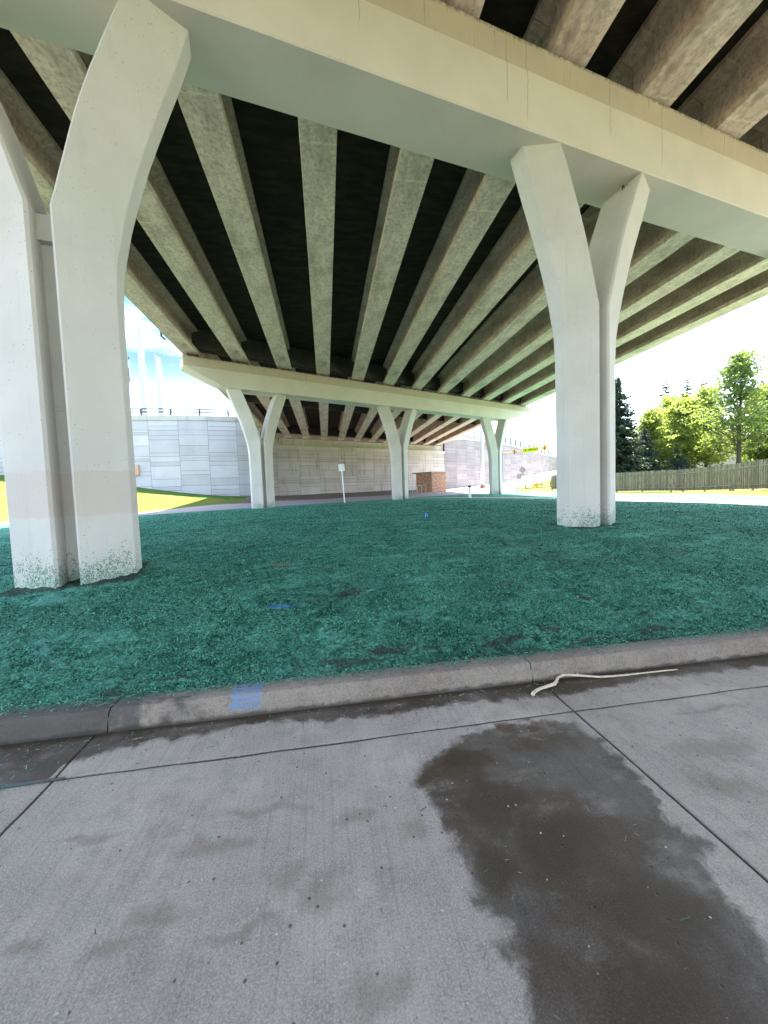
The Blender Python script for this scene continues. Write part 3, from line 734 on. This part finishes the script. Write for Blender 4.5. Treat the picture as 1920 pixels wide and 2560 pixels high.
ab = empty('abutment_wall', (0, 0, 0)); tag(ab, 'beige panelled abutment wall under the far end of the overpass', 'wall')
A0, A1 = (-8.3, 51.0), (20.9, 65.35)
panel_wall(ab, [A0, A1], [8.09, 8.09], lambda x, y: gz(x, y - .6), M['panel_m'], M['coping'], off=.6)
mb = MB(); d = np.array([A1[0] - A0[0], A1[1] - A0[1], 0]); Lw = np.linalg.norm(d); d /= Lw; nr = np.array([-d[1], d[0], 0])
mb.frame((*A0, 0), d, nr, (0, 0, 1), .01, Lw - .01, .46, 1.3, 5, 9.02); mb.build('abutment_seat', M['coping'], ab)
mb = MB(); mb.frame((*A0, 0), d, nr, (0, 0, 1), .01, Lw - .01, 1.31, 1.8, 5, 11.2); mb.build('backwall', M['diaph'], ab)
lw = empty('retaining_wall', (-14, 47, 0)); tag(lw, 'blue grey panelled retaining wall with handrail above the left lawn', 'wall')
lw.location = (0, 0, 0)
LP = [(-60, 52.0), (-46, 49.3), (-34.5, 47.7), (-27, 46.6), (-20.7, 46.05), (-14.4, 46.3), (-9.4, 47.3), (-7.5, 48.0), (-7.4, 51.4)]
panel_wall(lw, LP, [10.5, 10.6, 10.7, 10.76, 10.78, 10.78, 10.76, 10.74, 10.74], lambda x, y: gz(x, y - .6), M['panel_l'], M['coping_clean'], off=1.2)
railing(lw, LP[2:7], [10.7, 10.76, 10.78, 10.78, 10.76], .75, 3.0, M['dark'])
rw = empty('retaining_wall', (0, 0, 0)); tag(rw, 'pale pink panelled retaining wall with dark fence, receding right behind the crosswalk sign', 'wall')
RP = [(20.95, 65.38), (24.4, 66.9), (38.2, 77.6), (62.4, 97.4), (90, 120)]
panel_wall(rw, RP, [10.1, 10.85, 10.85, 9.25, 7.6], lambda x, y: gz(x + .4, y - .6), M['panel_r'], M['coping_clean'], off=.3)
railing(rw, RP[1:4], [10.85, 10.85, 9.25], 1.25, 2.6, M['dark'], True)
mb = MB(); mb.box(-20.6, -20.15, 45.90, 46.2, 4.25, 5.4); mb.build('access_panel', plain('tan_panel', (.50, .30, .22), .8), lw)
mb = MB(); mb.frame((A1[0], A1[1], 0), d, nr, (0, 0, 1), -.35, .25, .42, 3.4, 4, 11.1); mb.build('return_wall', M['panel_m'], ab)

# towers, flag pole, far poles
def tower(x, y, zt, w, label):
    mb = MB(); zb = gz(x, y) - 1
    rs = [[(x + a * w * k, y + b * w * .6 * k, z) for a, b in ((-.5, -.5), (.5, -.5), (.5, .5), (-.5, .5))] for z, k in ((zb, 1.0), (zt - 3, .9))]
    rs.append([(x - .45 * w, y - .3 * w, zt), (x + .45 * w, y - .3 * w, zt - 1.4), (x + .45 * w, y + .3 * w, zt - 1.4), (x - .45 * w, y + .3 * w, zt)])
    mb.rings(rs); o = mb.build('white_pylon', M['pylon']); tag(o, label, 'pylon', 'white pylons beyond the left wall'); return o
tower(-64.4, 155, 65, 1.9, 'taller of the two white pylons above the left wall')
tower(-66.6, 175.5, 61.5, 2.0, 'shorter white pylon right of the taller one above the left wall')
fp = empty('flagpole', (-29.3, 66.2, gz(-29.3, 66.2))); tag(fp, 'thin flagpole with a drooping dark flag behind the left wall', 'flagpole')
zb = fp.location.z
MB().tube([(0, 0, 0), (0, 0, 23.5 - zb)], [.09, .05], 8).build('pole', M['steel'], fp)
mb = MB(); mb.tube([(0, 0, 23.4 - zb), (0, 0, 23.75 - zb)], .10, 8); mb.build('finial', M['dark'], fp)
mb = MB(); n = 12
for sgn in (0, .02):
    pass
rs = []
for i in range(n):
    tq = i / (n - 1); x = -.05 - 1.3 * tq; dy = .14 * math.sin(tq * 9); top = 22.2 - 1.0 * tq; bot = 19.9 - .9 * tq + .25 * math.sin(tq * 5)
    rs.append([(x, dy, bot - zb), (x, dy + .015, bot - zb), (x, dy + .015, top - zb), (x, dy, top - zb)])
mb.rings(rs).build('flag', M['flag'], fp)
o = MB().tube([(60.9, 103.2, gz(60.9, 103.2) - .5), (60.9, 103.2, 19.5)], [.14, .08], 8).build('lamp_pole', M['steel']); tag(o, 'thin tall grey pole rising behind the right retaining wall', 'pole')
wire = MB().tube([(52, 43.8 - 60, 17.6), (52, 30, 18.9), (52, 43.8, 19.15), (51.9, 60, 19.0), (52, 100, 19.8)], .02, 5).build('overhead_wire', M['steel'])
tag(wire, 'faint overhead wire crossing the sky above the trees', 'wire')

# ------------------------------------------------------------------ right background: shed, pole, sign arm, signs, gate, bollard
t = NT('shed_brick'); v = t.co()
bt = t.n('ShaderNodeTexBrick', ins={'Vector': t.n('ShaderNodeMapping', ins={'Vector': t.n('ShaderNodeTexCoord').outputs['UV'], 'Scale': (1, 1, 1)}).outputs[0], 'Color1': (.42, .15, .07, 1), 'Color2': (.17, .065, .04, 1), 'Mortar': (.55, .44, .34, 1), 'Scale': 1.0, 'Mortar Size': .022, 'Brick Width': .42, 'Row Height': .17})
M['brick'] = t.pbr(t.mix(t.rng(t.noise(v, 4.5, 3), .52, .6), bt.outputs[0], (.50, .28, .18)), .9)
sh = empty('brick_shed', (14.0, 49.5, gz(14.0, 49.5) - .05), R(4)); tag(sh, 'small red brick shed with flat roof in front of the abutment', 'shed')
def uvbox(name, x0, x1, y0, y1, z0, z1, mat, parent):
    o = MB().box(x0, x1, y0, y1, z0, z1).build(name, mat, parent); uv = o.data.uv_layers.new()
    for p in o.data.polygons:
        nx, ny, nz = (abs(c) for c in p.normal)
        for li in p.loop_indices:
            c = o.data.vertices[o.data.loops[li].vertex_index].co
            uv.data[li].uv = (c.y, c.z) if nx > .5 else (c.x, c.z) if ny > .5 else (c.x, c.y)
    return o
# corner towards the viewer at the origin: walls run back-left and back-right
sh.rotation_euler = (0, 0, R(27))
uvbox('brick_wall', 0, 2.75, 0, 3.0, 0, 2.62, M['brick'], sh)
sh.rotation_euler = (0, 0, R(30))
mb = MB(); mb.box(-.25, 3.1, -.12, 3.6, 2.622, 2.74); mb.build('roof', plain('shed_roof', (.30, .25, .21), .8), sh)
bp = empty('sign_pole', (24.3, 57.1, gz(24.3, 57.1))); tag(bp, 'thick tapering grey pole with rusty base beside the far column', 'pole')
MB().tube([(0, 0, .3), (0, 0, 5), (0, 0, 15)], [.33, .30, .24], 16).build('shaft', M['pole'], bp, True)
MB().tube([(0, 0, -.2), (0, 0, .42)], [.42, .40], 16).build('base', M['rust'], bp)
arm = empty('crosswalk_sign', (25.25, 52.0, gz(25.25, 52.0))); tag(arm, 'mast arm with bright yellow CROSSWALK sign and amber diamonds over the street', 'street sign')
zb = arm.location.z; d = np.array([28.61 - 25.43, 44.58 - 52.14]); d /= np.linalg.norm(d); D3 = np.array([d[0], d[1], 0]); N3 = np.array([-d[1], d[0], 0])     # away from viewer?
if N3[1] * -1 + N3[0] * -1 < 0: N3 = -N3
MB().tube([(0, 0, -.2), (0, 0, 5.1)], [.12, .09], 10).build('pole', M['steel'], arm)
def ap(s): return np.array([.0, 0, 0]) + D3 * s + np.array([0, 0, 4.95 + .1 * s / 8])
M['armpaint'] = plain('arm_paint', (.50, .33, .22), .6, 0, .15)
MB().tube([ap(0), ap(4), ap(8.6)], [.10, .07, .045], 10).build('arm', M['armpaint'], arm)
F_ = N3 * -1 if (N3 @ np.array([-1, -2, 0])) < 0 else N3
mb = MB(); o_ = ap(3.6) + np.array([0, 0, 0]); mb.frame(o_, D3, F_, (0, 0, 1), -.02, 2.35, .09, .12, -.29, .29); pan = mb.build('sign_panel', M['yellow'], arm)
mb = MB(); mb.frame(o_, D3, F_, (0, 0, 1), 0.3, .36, -.05, .088, -.3, .3); mb.build('bracket', M['steel'], arm)
mb = MB(); mb.frame(o_, D3, F_, (0, 0, 1), 1.95, 2.01, -.05, .088, -.3, .3); mb.build('bracket', M['steel'], arm)
fc = bpy.data.curves.new('lettering', 'FONT'); fc.body = 'CROSSWALK'; fc.size = .5; fc.align_x = 'CENTER'; fc.align_y = 'CENTER'; fc.extrude = .004
fc.offset = .008
ft = bpy.data.objects.new('lettering_curve', fc); COL.objects.link(ft)
fm = bpy.data.meshes.new_from_object(ft.evaluated_get(bpy.context.evaluated_depsgraph_get())); bpy.data.objects.remove(ft)
fm.materials.clear(); fo = link('lettering', fm, M['black'], pan)
ex = Vector(D3); ez = Vector((0, 0, 1)); ey = Vector(F_)
if ex.cross(ez).dot(ey) < 0: ex = -ex
fo.matrix_local = Matrix(((ex.x, 0, ey.x, 0), (ex.y, 0, ey.y, 0), (ex.z, 1, ey.z, 0), (0, 0, 0, 1)))
fo.location = Vector(o_ + D3 * 1.165 + F_ * .13); fo.scale = (.82, 1, 1)
def diamond(mb, c, X, Y, r, th):
    c, X, Y = (np.array(q, float) for q in (c, X, Y)); Z = np.array([0, 0, 1.])
    q = [(0, -r), (r, 0), (0, r), (-r, 0)]
    return mb.rings([[c + X * a + Z * b + Y * e for a, b in q] for e in (0, th)])
for s, mt in ((2.2, 'armpaint'), (6.9, 'orange')):
    dm = diamond(MB(), ap(s), D3, F_, .42, .03); dm2 = dm.build('diamond_sign', M[mt], arm)
    dm2.location = Vector(F_ * .1)
    mb = MB(); c = ap(s) + F_ * .035; mb.tube([c + np.array([0, 0, .2]), c + np.array([0, 0, .11])], .05, 6); mb.tube([c + np.array([0, 0, .1]), c + np.array([0, 0, -.05]), c + D3 * .07 + np.array([0, 0, -.2])], .035, 5); mb.tube([c + np.array([0, 0, -.05]), c - D3 * .08 + np.array([0, 0, -.2])], .03, 5)
    mb.build('walking_figure', M['black'], dm2)
    mb = MB(); mb.tube([ap(s), ap(s) + np.array([0, 0, .52])], .05, 6); mb.build('lamp_head', M['dark'], arm)

def signpost(name, x, y, label, h, pieces, rz=0, lean=0, cat='sign'):
    e = empty(name, (x, y, gz(x, y)), rz); e.rotation_euler = (0, lean, rz); tag(e, label, cat)
    MB().tube([(0, 0, -.2), (0, 0, h)], .05, 6).build('post', M['steel'], e)
    for nm, kind, z, w, hh, mt in pieces:
        mb = MB()
        if kind == 'd': diamond(mb, (0, .04, z), (1, 0, 0), (0, 1, 0), w, .012)
        else: mb.box(-w / 2, w / 2, .04, .052, z - hh / 2, z + hh / 2)
        mb.build(nm, M[mt], e)
    return e
signpost('diamond_sign', 33.05, 60.9, 'back of a grey diamond sign with small plate, before the right wall', 3.0, [('sign_plate', 'd', 2.7, .62, 0, 'signback'), ('small_plate', 'b', 1.95, .55, .3, 'signback')], R(-25))
signpost('rectangular_sign', 32.5, 61.0, 'back of a grey rectangular sign beside the diamond sign', 1.95, [('sign_plate', 'b', 1.6, .7, .85, 'signback')], R(-25))
ms = signpost('road_sign', 1.38, 28.62, 'white square sign seen from behind on a leaning thin post', 2.85, [('sign_plate', 'b', 2.6, .44, .52, 'white')], 0, R(-2.6))
for k in kids(ms):
    if k.name.startswith('post'): k.data.materials[0] = M['white']
# bollard and marker post
bo = empty('bollard', (10.75, 27.7, gz(10.75, 27.7))); tag(bo, 'white bollard with black top on the mulch near the far column', 'bollard')
MB().tube([(0, 0, -.2), (0, 0, .80)], .10, 12).build('shaft', M['white'], bo)
MB().tube([(0, 0, .802), (0, 0, .93), (0, 0, .96)], [.12, .12, .08], 12).build('cap', M['black'], bo)
wp = empty('marker_post', (18.5, 47.8, gz(18.5, 47.8))); tag(wp, 'short pale hooked marker post across the street behind the bollard', 'post')
MB().tube([(0, 0, -.2), (0, 0, 1.15), (.1, 0, 1.35), (.3, 0, 1.42), (.5, 0, 1.3), (.55, 0, 1.05)], .09, 8).build('post', M['white'], wp, True)
MB().tube([(.05, -.1, .5), (.05, -.1, .95)], .12, 8).build('band', plain('pale_orange_band', (.75, .45, .30), .6), wp)
# bike hoops by the shed
first = None
for i, (px_, d_) in enumerate([(11.05, 48.9), (11.75, 49.3), (12.45, 49.6), (13.1, 49.9)]):
    if first is None:
        first = empty('bike_hoop'); tag(first, 'thin grey metal hoop rail standing left of the brick shed', 'rail', 'metal hoop rails left of the brick shed')
        MB().tube([(-.35, 0, -.1), (-.35, 0, .85), (-.28, 0, .95), (.28, 0, .95), (.35, 0, .85), (.35, 0, -.1)], .03, 6).build('hoop', M['steel'], first); o = first
    else: o = copy_tree(first)
    o.location = (px_ - .3, d_ - .6, gz(px_, d_)); o.rotation_euler = (0, 0, R(20))
# marker flags
first = None
for x, y, r_, lb in [(2.9, 11.1, 20, 'nearest blue marker flag on the open mulch'), (-.68, 27.3, -30, 'blue marker flag left of the white sign post'), (6.7, 21.4, 60, 'blue marker flag between the open mulch and the middle far column')]:
    if first is None:
        first = empty('marker_flag'); f0 = first
        MB().tube([(0, 0, -.1), (0, 0, .16)], .004, 5).build('wire_stem', M['steel'], f0)
        rs = []
        for i in range(7):
            fy_ = .012 * math.sin(i * 1.3); x_ = .003 + .016 * i
            rs.append([(x_, fy_, .03), (x_, fy_, .13), (x_, fy_ + .003, .13), (x_, fy_ + .003, .03)])
        MB().rings(rs).build('flag', M['blue'], f0)
    else: f0 = copy_tree(first)
    f0.location = (x, y, gz(x, y)); f0.rotation_euler = (0, R(8), R(r_)); tag(f0, lb, 'marker flag', 'blue utility marker flags')
# gate
g0, g1 = np.array([25.55, 48.8]), np.array([29.0, 45.9]); gd = (g1 - g0); gL = np.linalg.norm(gd); gd /= gL
ge = empty('metal_gate', (*g0, 0)); tag(ge, 'grey tubular metal gate with amber diamond between two thick posts', 'gate')
za, zc = gz(*g0), gz(*g1); D3 = np.array([*gd, 0.])
for s, z in ((0, za), (gL, zc)): MB().tube([D3 * s + [0, 0, z - .3], D3 * s + [0, 0, z + 1.25]], .13, 10).build('gate_post', M['pole'], ge)
mb = MB()
for dz in (.35, .75, 1.1): mb.tube([D3 * .15 + [0, 0, za + dz], D3 * (gL - .15) + [0, 0, zc + dz]], .045, 6)
for t_ in (.05, .27, .5, .72, .95): s = gL * t_; mb.tube([D3 * s + [0, 0, za + (zc - za) * t_ + .3], D3 * s + [0, 0, za + (zc - za) * t_ + 1.12]], .05, 6)
mb.tube([D3 * .4 + [0, 0, za + 1.05], D3 * 1.6 + [0, 0, za + .38]], .025, 6); mb.build('gate_frame', M['dark'], ge)
gn = np.array([-gd[1], gd[0], 0]); gn = gn if gn @ [-1, -1, 0] > 0 else -gn
diamond(MB(), D3 * gL * .58 + gn * .06 + [0, 0, (za + zc) / 2 + .72], D3, gn, .38, .02).build('diamond_sign', M['orange'], ge)

# wooden fence
t = NT('weathered_boards'); v = t.co(); g = t.n('ShaderNodeNewGeometry').outputs['Random Per Island']
wc = t.mix(g, (.19, .165, .14), (.36, .325, .28)); wc = t.mix(t.rng(t.noise(t.co('Object', (9, 9, .8)), 3, 5), .4, .7), wc, (.13, .11, .09))
M['wood'] = t.pbr(wc, .9)
fe = empty('wooden_fence', (0, 0, 0)); tag(fe, 'long weathered grey wooden board fence below the trees', 'fence')
mb, rl = MB(), MB(); P = [np.array(p, float) for p in FENCE]; k = 0
for a, b in zip(P[:-1], P[1:]):
    L = np.linalg.norm(b - a); d = np.r_[(b - a) / L, 0]; nr = np.array([-d[1], d[0], 0.]); s = 0
    while s < L - .02:
        p = a + (b - a) * (s / L); z = gz(*p); hh = 1.83 + random.uniform(-.02, .02)
        w = .135; of = .018 if k % 2 else -.006; o = np.r_[p, z]
        mb.frame(o, d, nr, (random.uniform(-.006, .006), 0, 1), .0, w, of, of + .02, .09 + random.uniform(0, .03), hh); s += .121; k += 1
    for dz in (.35, 1.5):
        rl.tube([np.r_[a, gz(*a) + dz], np.r_[(a + b) / 2, gz(*((a + b) / 2)) + dz], np.r_[b, gz(*b) + dz]], .035, 4)
    for s in np.arange(0, L, 2.4):
        p = a + (b - a) * (s / L); z = gz(*p); MB().frame(np.r_[p, z], d, nr, (0, 0, 1), 0, .1, .065, .16, -.2, 1.75).build('fence_post', M['wood'], fe)
mb.build('boards', M['wood'], fe); rl.build('rail', M['wood'], fe)
ho = empty('house', (62, 51.5, gz(62, 51.5)), R(-50)); tag(ho, 'pale pinkish house half hidden behind the trunk of the tall tree', 'house')
MB().box(-5, 5, -3, 3, -1, 3.2).build('wall', plain('house_siding', (.62, .56, .53), .8), ho)
MB().prism([(-5.6, 3.0), (5.6, 3.0), (0, 5.6)], -3.5, 3.5).build('roof', plain('house_roof', (.30, .22, .19), .9), ho)

# ------------------------------------------------------------------ trees
def leaf_mass(P, size, flat=.0, rg=rng):
    n = len(P); a = rg.normal(size=(n, 3)); a[:, 2] *= (1 - flat); a /= np.linalg.norm(a, axis=1)[:, None]
    b = np.cross(a, rg.normal(size=(n, 3))); b /= np.linalg.norm(b, axis=1)[:, None]
    s = size * rg.uniform(.6, 1.35, n)[:, None]; a = a * s; b = b * s * .62
    V = np.stack([P - a, P - b * .9 + a * .1, P + a, P + b * .9 + a * .1], 1).reshape(-1, 3)
    return V, np.arange(4 * n).reshape(n, 4)
def deciduous(x, y, H, Rw, trunk_h, leafmat, label, seed, dense=1., nlimb=34, lsize=.2, shape=.6, lean=0, group=None, name='leafy_tree'):
    rg = np.random.default_rng(seed); rd = random.Random(seed)
    e = empty(name, (x, y, gz(x, y) - .1)); tag(e, label, 'tree', group)
    mb = MB(); tk = [(lean * q * q * H * .1 + .12 * math.sin(q * 7 + seed), .1 * math.cos(q * 6), q * H * .94) for q in np.linspace(0, 1, 9)]
    r0_ = H * .017
    mb.tube(tk, [r0_ * (1.25 if i == 0 else 1) * (1 - .93 * i / 8) + .01 for i in range(9)], 8)
    mb.build('trunk', M['bark'], e); lb = MB(); pts = []
    for i in range(nlimb):
        q = trunk_h + (1 - trunk_h) * (i + rd.random()) / nlimb * .97
        t_ = q * 8; k = min(int(t_), 7); p0 = Vector(tk[k]).lerp(Vector(tk[k + 1]), t_ - k)
        qq = (q - trunk_h) / (1 - trunk_h)
        ln = Rw * min(1, .75 + 1.5 * qq) * (.16 + .84 * max(0, 1 - qq) ** shape) * rd.uniform(.7, 1.2)
        an = i * 2.4 + rd.uniform(-.4, .4); el = rd.uniform(.1, .6) + .45 * qq
        dv = Vector((math.cos(an) * math.cos(el), math.sin(an) * math.cos(el), math.sin(el)))
        p = p0.copy(); path = [p.copy()]
        for s in range(5):
            dv = (dv + Vector((rd.uniform(-.22, .22), rd.uniform(-.22, .22), rd.uniform(-.08, .2)))).normalized(); p = p + dv * ln / 5; path.append(p.copy())
        rl_ = max(.02, r0_ * .36 * (1 - q * .7)); lb.tube(path, [rl_ * (1 - .17 * s) for s in range(6)], 5)
        nb = int(7 * dense) + 2
        for s in range(nb):
            tt = rd.uniform(.28, 1) * 5; kk = min(int(tt), 4); c = path[kk].lerp(path[kk + 1], tt - kk)
            off = Vector((rd.gauss(0, 1), rd.gauss(0, 1), rd.gauss(0, .7))) * ln * .17
            tw = c + off; lb.tube([c, c.lerp(tw, .5) + Vector((0, 0, .05)), tw], [rl_ * .35, rl_ * .25, .008], 3)
            m_ = int(26 * dense * rd.uniform(.5, 1.4)); rad = rd.uniform(.28, .62) * (H / 11)
            pts.append(np.array(tw) + rg.normal(size=(m_, 3)) * np.array([rad, rad, rad * .62]) * .75)
    lb.build('limbs', M['bark'], e)
    V, F = leaf_mass(np.concatenate(pts), lsize, .3, rg); np_mesh('crown', V, F, leafmat, e)
    return e
def spruce(x, y, H, Rw, mat, label, seed, group=None, n=60, gap=0.):
    rg = np.random.default_rng(seed); rd = random.Random(seed)
    e = empty('spruce_tree', (x, y, gz(x, y) - .1)); tag(e, label, 'tree', group)
    MB().tube([(0, 0, 0), (0, 0, H * .6), (0, 0, H)], [H * .018, H * .009, .015], 7).build('trunk', M['bark'], e)
    pts = []; bb = MB()
    for i in range(n):
        q = (i + rd.random()) / n; z = H * (.05 + .94 * q); R_ = Rw * (1 - q) ** .78 * rd.uniform(.7, 1.12) + .25
        for j in range(max(3, int(7 * (1 - q) + 2))):
            if rd.random() < gap: continue
            a = rd.uniform(0, 6.28); r_ = R_ * rd.uniform(.7, 1.1); m_ = max(5, int(r_ * 28))
            s = rg.uniform(.08, 1, m_); w = .20 * r_ * (1 - s) + .05
            px_ = np.cos(a) * s * r_ + rg.normal(size=m_) * w * .55; py_ = np.sin(a) * s * r_ + rg.normal(size=m_) * w * .55
            pz = z + (.10 - .38 * s + .22 * s * s) * r_ + rg.normal(size=m_) * .07
            pts.append(np.stack([px_, py_, pz], -1))
            if j % 3 == 0: bb.tube([(0, 0, z), (math.cos(a) * r_ * .8, math.sin(a) * r_ * .8, z - .14 * r_)], [.03, .01], 4)
    bb.build('branches', M['bark'], e)
    V, F = leaf_mass(np.concatenate(pts), .15 * (H / 11) ** .5, .5, rg); np_mesh('crown', V, F, mat, e); return e
lfA = m_leaf('leaf_yellow_green', (.14, .205, .05), (.25, .31, .095), .6)
lfB = m_leaf('leaf_mid_green', (.085, .145, .04), (.165, .225, .065), .45)
lfC = m_leaf('spruce_needles', (.022, .045, .026), (.045, .075, .042), .12)
lfD = m_leaf('spruce_blue', (.030, .055, .045), (.06, .095, .075), .12)
spruce(34.9, 41.7, 12.6, 3.9, lfC, 'tall dark spruce beside the right edge of the near forked column', 3, n=80, gap=.0)
spruce(39.3, 42.6, 6.4, 3.0, lfD, 'low broad dark spruce in front of the yellow green trees', 5, n=42)
spruce(42.8, 41.4, 3.4, 2.2, lfD, 'low dark blue green spruce peeking just above the fence', 6, n=32)
for (x, y, H, rw_, sd, lb) in [(41.9, 44.2, 8.6, 3.9, 11, 'yellow green leafy tree nearest the tall dark spruce'), (46.2, 43.8, 9.7, 4.4, 12, 'middle yellow green leafy tree with thin crooked limbs'),
                               (51.5, 45.5, 11.3, 4.6, 13, 'yellow green leafy tree left behind the tall tree'), (48.6, 48.2, 11.2, 4.3, 15, 'yellow green leafy tree rising behind the middle of the group'), (55.5, 41.8, 10.6, 4.4, 14, 'yellow green leafy tree right behind the tall tree')]:
    deciduous(x, y, H, rw_, .05, lfA, lb, sd, .95, 56, .165, group='yellow green trees behind the fence')
deciduous(45.2, 36.2, 13.4, 4.7, .15, lfB, 'tallest leafy tree with a straight dark trunk and open crown', 27, .72, 64, .16, .75)
deciduous(52.0, 37.8, 9.4, 3.6, .10, lfB, 'mid green tree at the right edge of the photo behind the fence', 22, 1.2, 42, .17)
for (x, y, H, sd, lb) in [(71, 71.4, 18.2, 31, 'left tip of the three dark conifers showing above the leafy trees'), (75.5, 70.8, 18.4, 32, 'middle tip of the three dark conifers above the leafy trees'), (78.6, 70.2, 18.0, 33, 'right tip of the three dark conifers above the leafy trees')]:
    spruce(x, y, H, 4.6, lfC, lb, sd, 'distant conifers behind the leafy trees', 46)
deciduous(-42, 44.5, 7.2, 3.2, .08, lfB, 'round green tree on the left lawn behind the nearest column', 41, 1.1, 30, .22)

# ------------------------------------------------------------------ light, sky, camera
sund = Vector((.42, .35, 1.)).normalized()
sl = bpy.data.lights.new('sun', 'SUN'); sl.energy = 3.6; sl.angle = R(.53); sl.color = (1, .955, .88)
so = bpy.data.objects.new('sun', sl); COL.objects.link(so); so.rotation_euler = (-sund).to_track_quat('-Z', 'Y').to_euler(); so.location = (0, 0, 40)
w = bpy.data.worlds.new('World'); S.world = w; w.use_nodes = True; nt = w.node_tree; nt.nodes.clear()
sky = nt.nodes.new('ShaderNodeTexSky'); sky.sky_type = 'NISHITA'; sky.sun_disc = False
sky.sun_elevation = math.asin(sund.z); sky.sun_rotation = math.atan2(sund.x, sund.y); sky.air_density = 1.0; sky.dust_density = 1.6; sky.ozone_density = 1.0
bg = nt.nodes.new('ShaderNodeBackground'); bg.inputs[1].default_value = .12
tc = nt.nodes.new('ShaderNodeTexCoord'); mp = nt.nodes.new('ShaderNodeMapping'); mp.inputs['Scale'].default_value = (1, 1, 3.2)
nz = nt.nodes.new('ShaderNodeTexNoise'); nz.inputs['Scale'].default_value = 2.3; nz.inputs['Detail'].default_value = 7; nz.inputs['Roughness'].default_value = .55
cr = nt.nodes.new('ShaderNodeValToRGB'); cr.color_ramp.elements[0].position = .50; cr.color_ramp.elements[1].position = .72
mx = nt.nodes.new('ShaderNodeMix'); mx.data_type = 'RGBA'; mx.inputs[7].default_value = (6.0, 6.1, 6.3, 1)
out = nt.nodes.new('ShaderNodeOutputWorld'); lk = nt.links.new
lk(tc.outputs['Generated'], mp.inputs[0]); lk(mp.outputs[0], nz.inputs['Vector']); lk(nz.outputs[0], cr.inputs[0]); lk(cr.outputs[0], mx.inputs[0])
dp = nt.nodes.new('ShaderNodeVectorMath'); dp.operation = 'DOT_PRODUCT'; dp.inputs[1].default_value = Vector((math.sin(R(-30)) * math.cos(R(30)), math.cos(R(-30)) * math.cos(R(30)), math.sin(R(30))))
lk(tc.outputs['Generated'], dp.inputs[0])
mr = nt.nodes.new('ShaderNodeMapRange'); mr.interpolation_type = 'SMOOTHSTEP'; mr.inputs[1].default_value = .80; mr.inputs[2].default_value = .97; lk(dp.outputs['Value'], mr.inputs[0])
n2 = nt.nodes.new('ShaderNodeTexNoise'); n2.inputs['Scale'].default_value = 3.6; n2.inputs['Detail'].default_value = 6; n2.inputs['Roughness'].default_value = .6; lk(mp.outputs[0], n2.inputs['Vector'])
m2 = nt.nodes.new('ShaderNodeMapRange'); m2.interpolation_type = 'SMOOTHSTEP'; m2.inputs[1].default_value = .70; m2.inputs[2].default_value = .48; lk(n2.outputs[0], m2.inputs[0])
sz = nt.nodes.new('ShaderNodeSeparateXYZ'); lk(tc.outputs['Generated'], sz.inputs[0])
m3 = nt.nodes.new('ShaderNodeMapRange'); m3.interpolation_type = 'SMOOTHSTEP'; m3.inputs[1].default_value = .14; m3.inputs[2].default_value = .30; lk(sz.outputs[2], m3.inputs[0])
pa = nt.nodes.new('ShaderNodeMath'); pa.operation = 'MULTIPLY'; lk(mr.outputs[0], pa.inputs[0]); lk(m2.outputs[0], pa.inputs[1])
pb = nt.nodes.new('ShaderNodeMath'); pb.operation = 'MULTIPLY'; lk(pa.outputs[0], pb.inputs[0]); lk(m3.outputs[0], pb.inputs[1])
mb_ = nt.nodes.new('ShaderNodeMix'); mb_.data_type = 'RGBA'; mb_.inputs[7].default_value = (.46, .84, 1.0, 1); lk(pb.outputs[0], mb_.inputs[0]); lk(mx.outputs[2], mb_.inputs[6])
lk(sky.outputs[0], mx.inputs[6]); lk(mb_.outputs[2], bg.inputs[0]); lk(bg.outputs[0], out.inputs[0])

yaw, pitch, roll = R(8.55), R(-3.2), R(2.1)
fw = Vector((math.sin(yaw) * math.cos(pitch), math.cos(yaw) * math.cos(pitch), math.sin(pitch)))
rt0 = Vector((math.cos(yaw), -math.sin(yaw), 0)); up0 = rt0.cross(fw)
rt = rt0 * math.cos(roll) - up0 * math.sin(roll); up_ = up0 * math.cos(roll) + rt0 * math.sin(roll)
cam = bpy.data.cameras.new('camera'); co = bpy.data.objects.new('camera', cam); COL.objects.link(co); S.camera = co
co.matrix_world = Matrix(((rt.x, up_.x, -fw.x, 0), (rt.y, up_.y, -fw.y, 0), (rt.z, up_.z, -fw.z, 1.6), (0, 0, 0, 1)))
cam.sensor_fit = 'VERTICAL'; cam.sensor_height = 24; cam.lens = 24 * 830 / 2212; cam.clip_start = .05; cam.clip_end = 2000
S.view_settings.view_transform = 'Standard'; S.view_settings.look = 'None'; S.view_settings.exposure = 3.12; S.view_settings.gamma = 1
S.render.engine = 'CYCLES'; S.cycles.max_bounces = 10; S.cycles.diffuse_bounces = 6; S.cycles.use_denoising = True
S.cycles.sample_clamp_indirect = 10
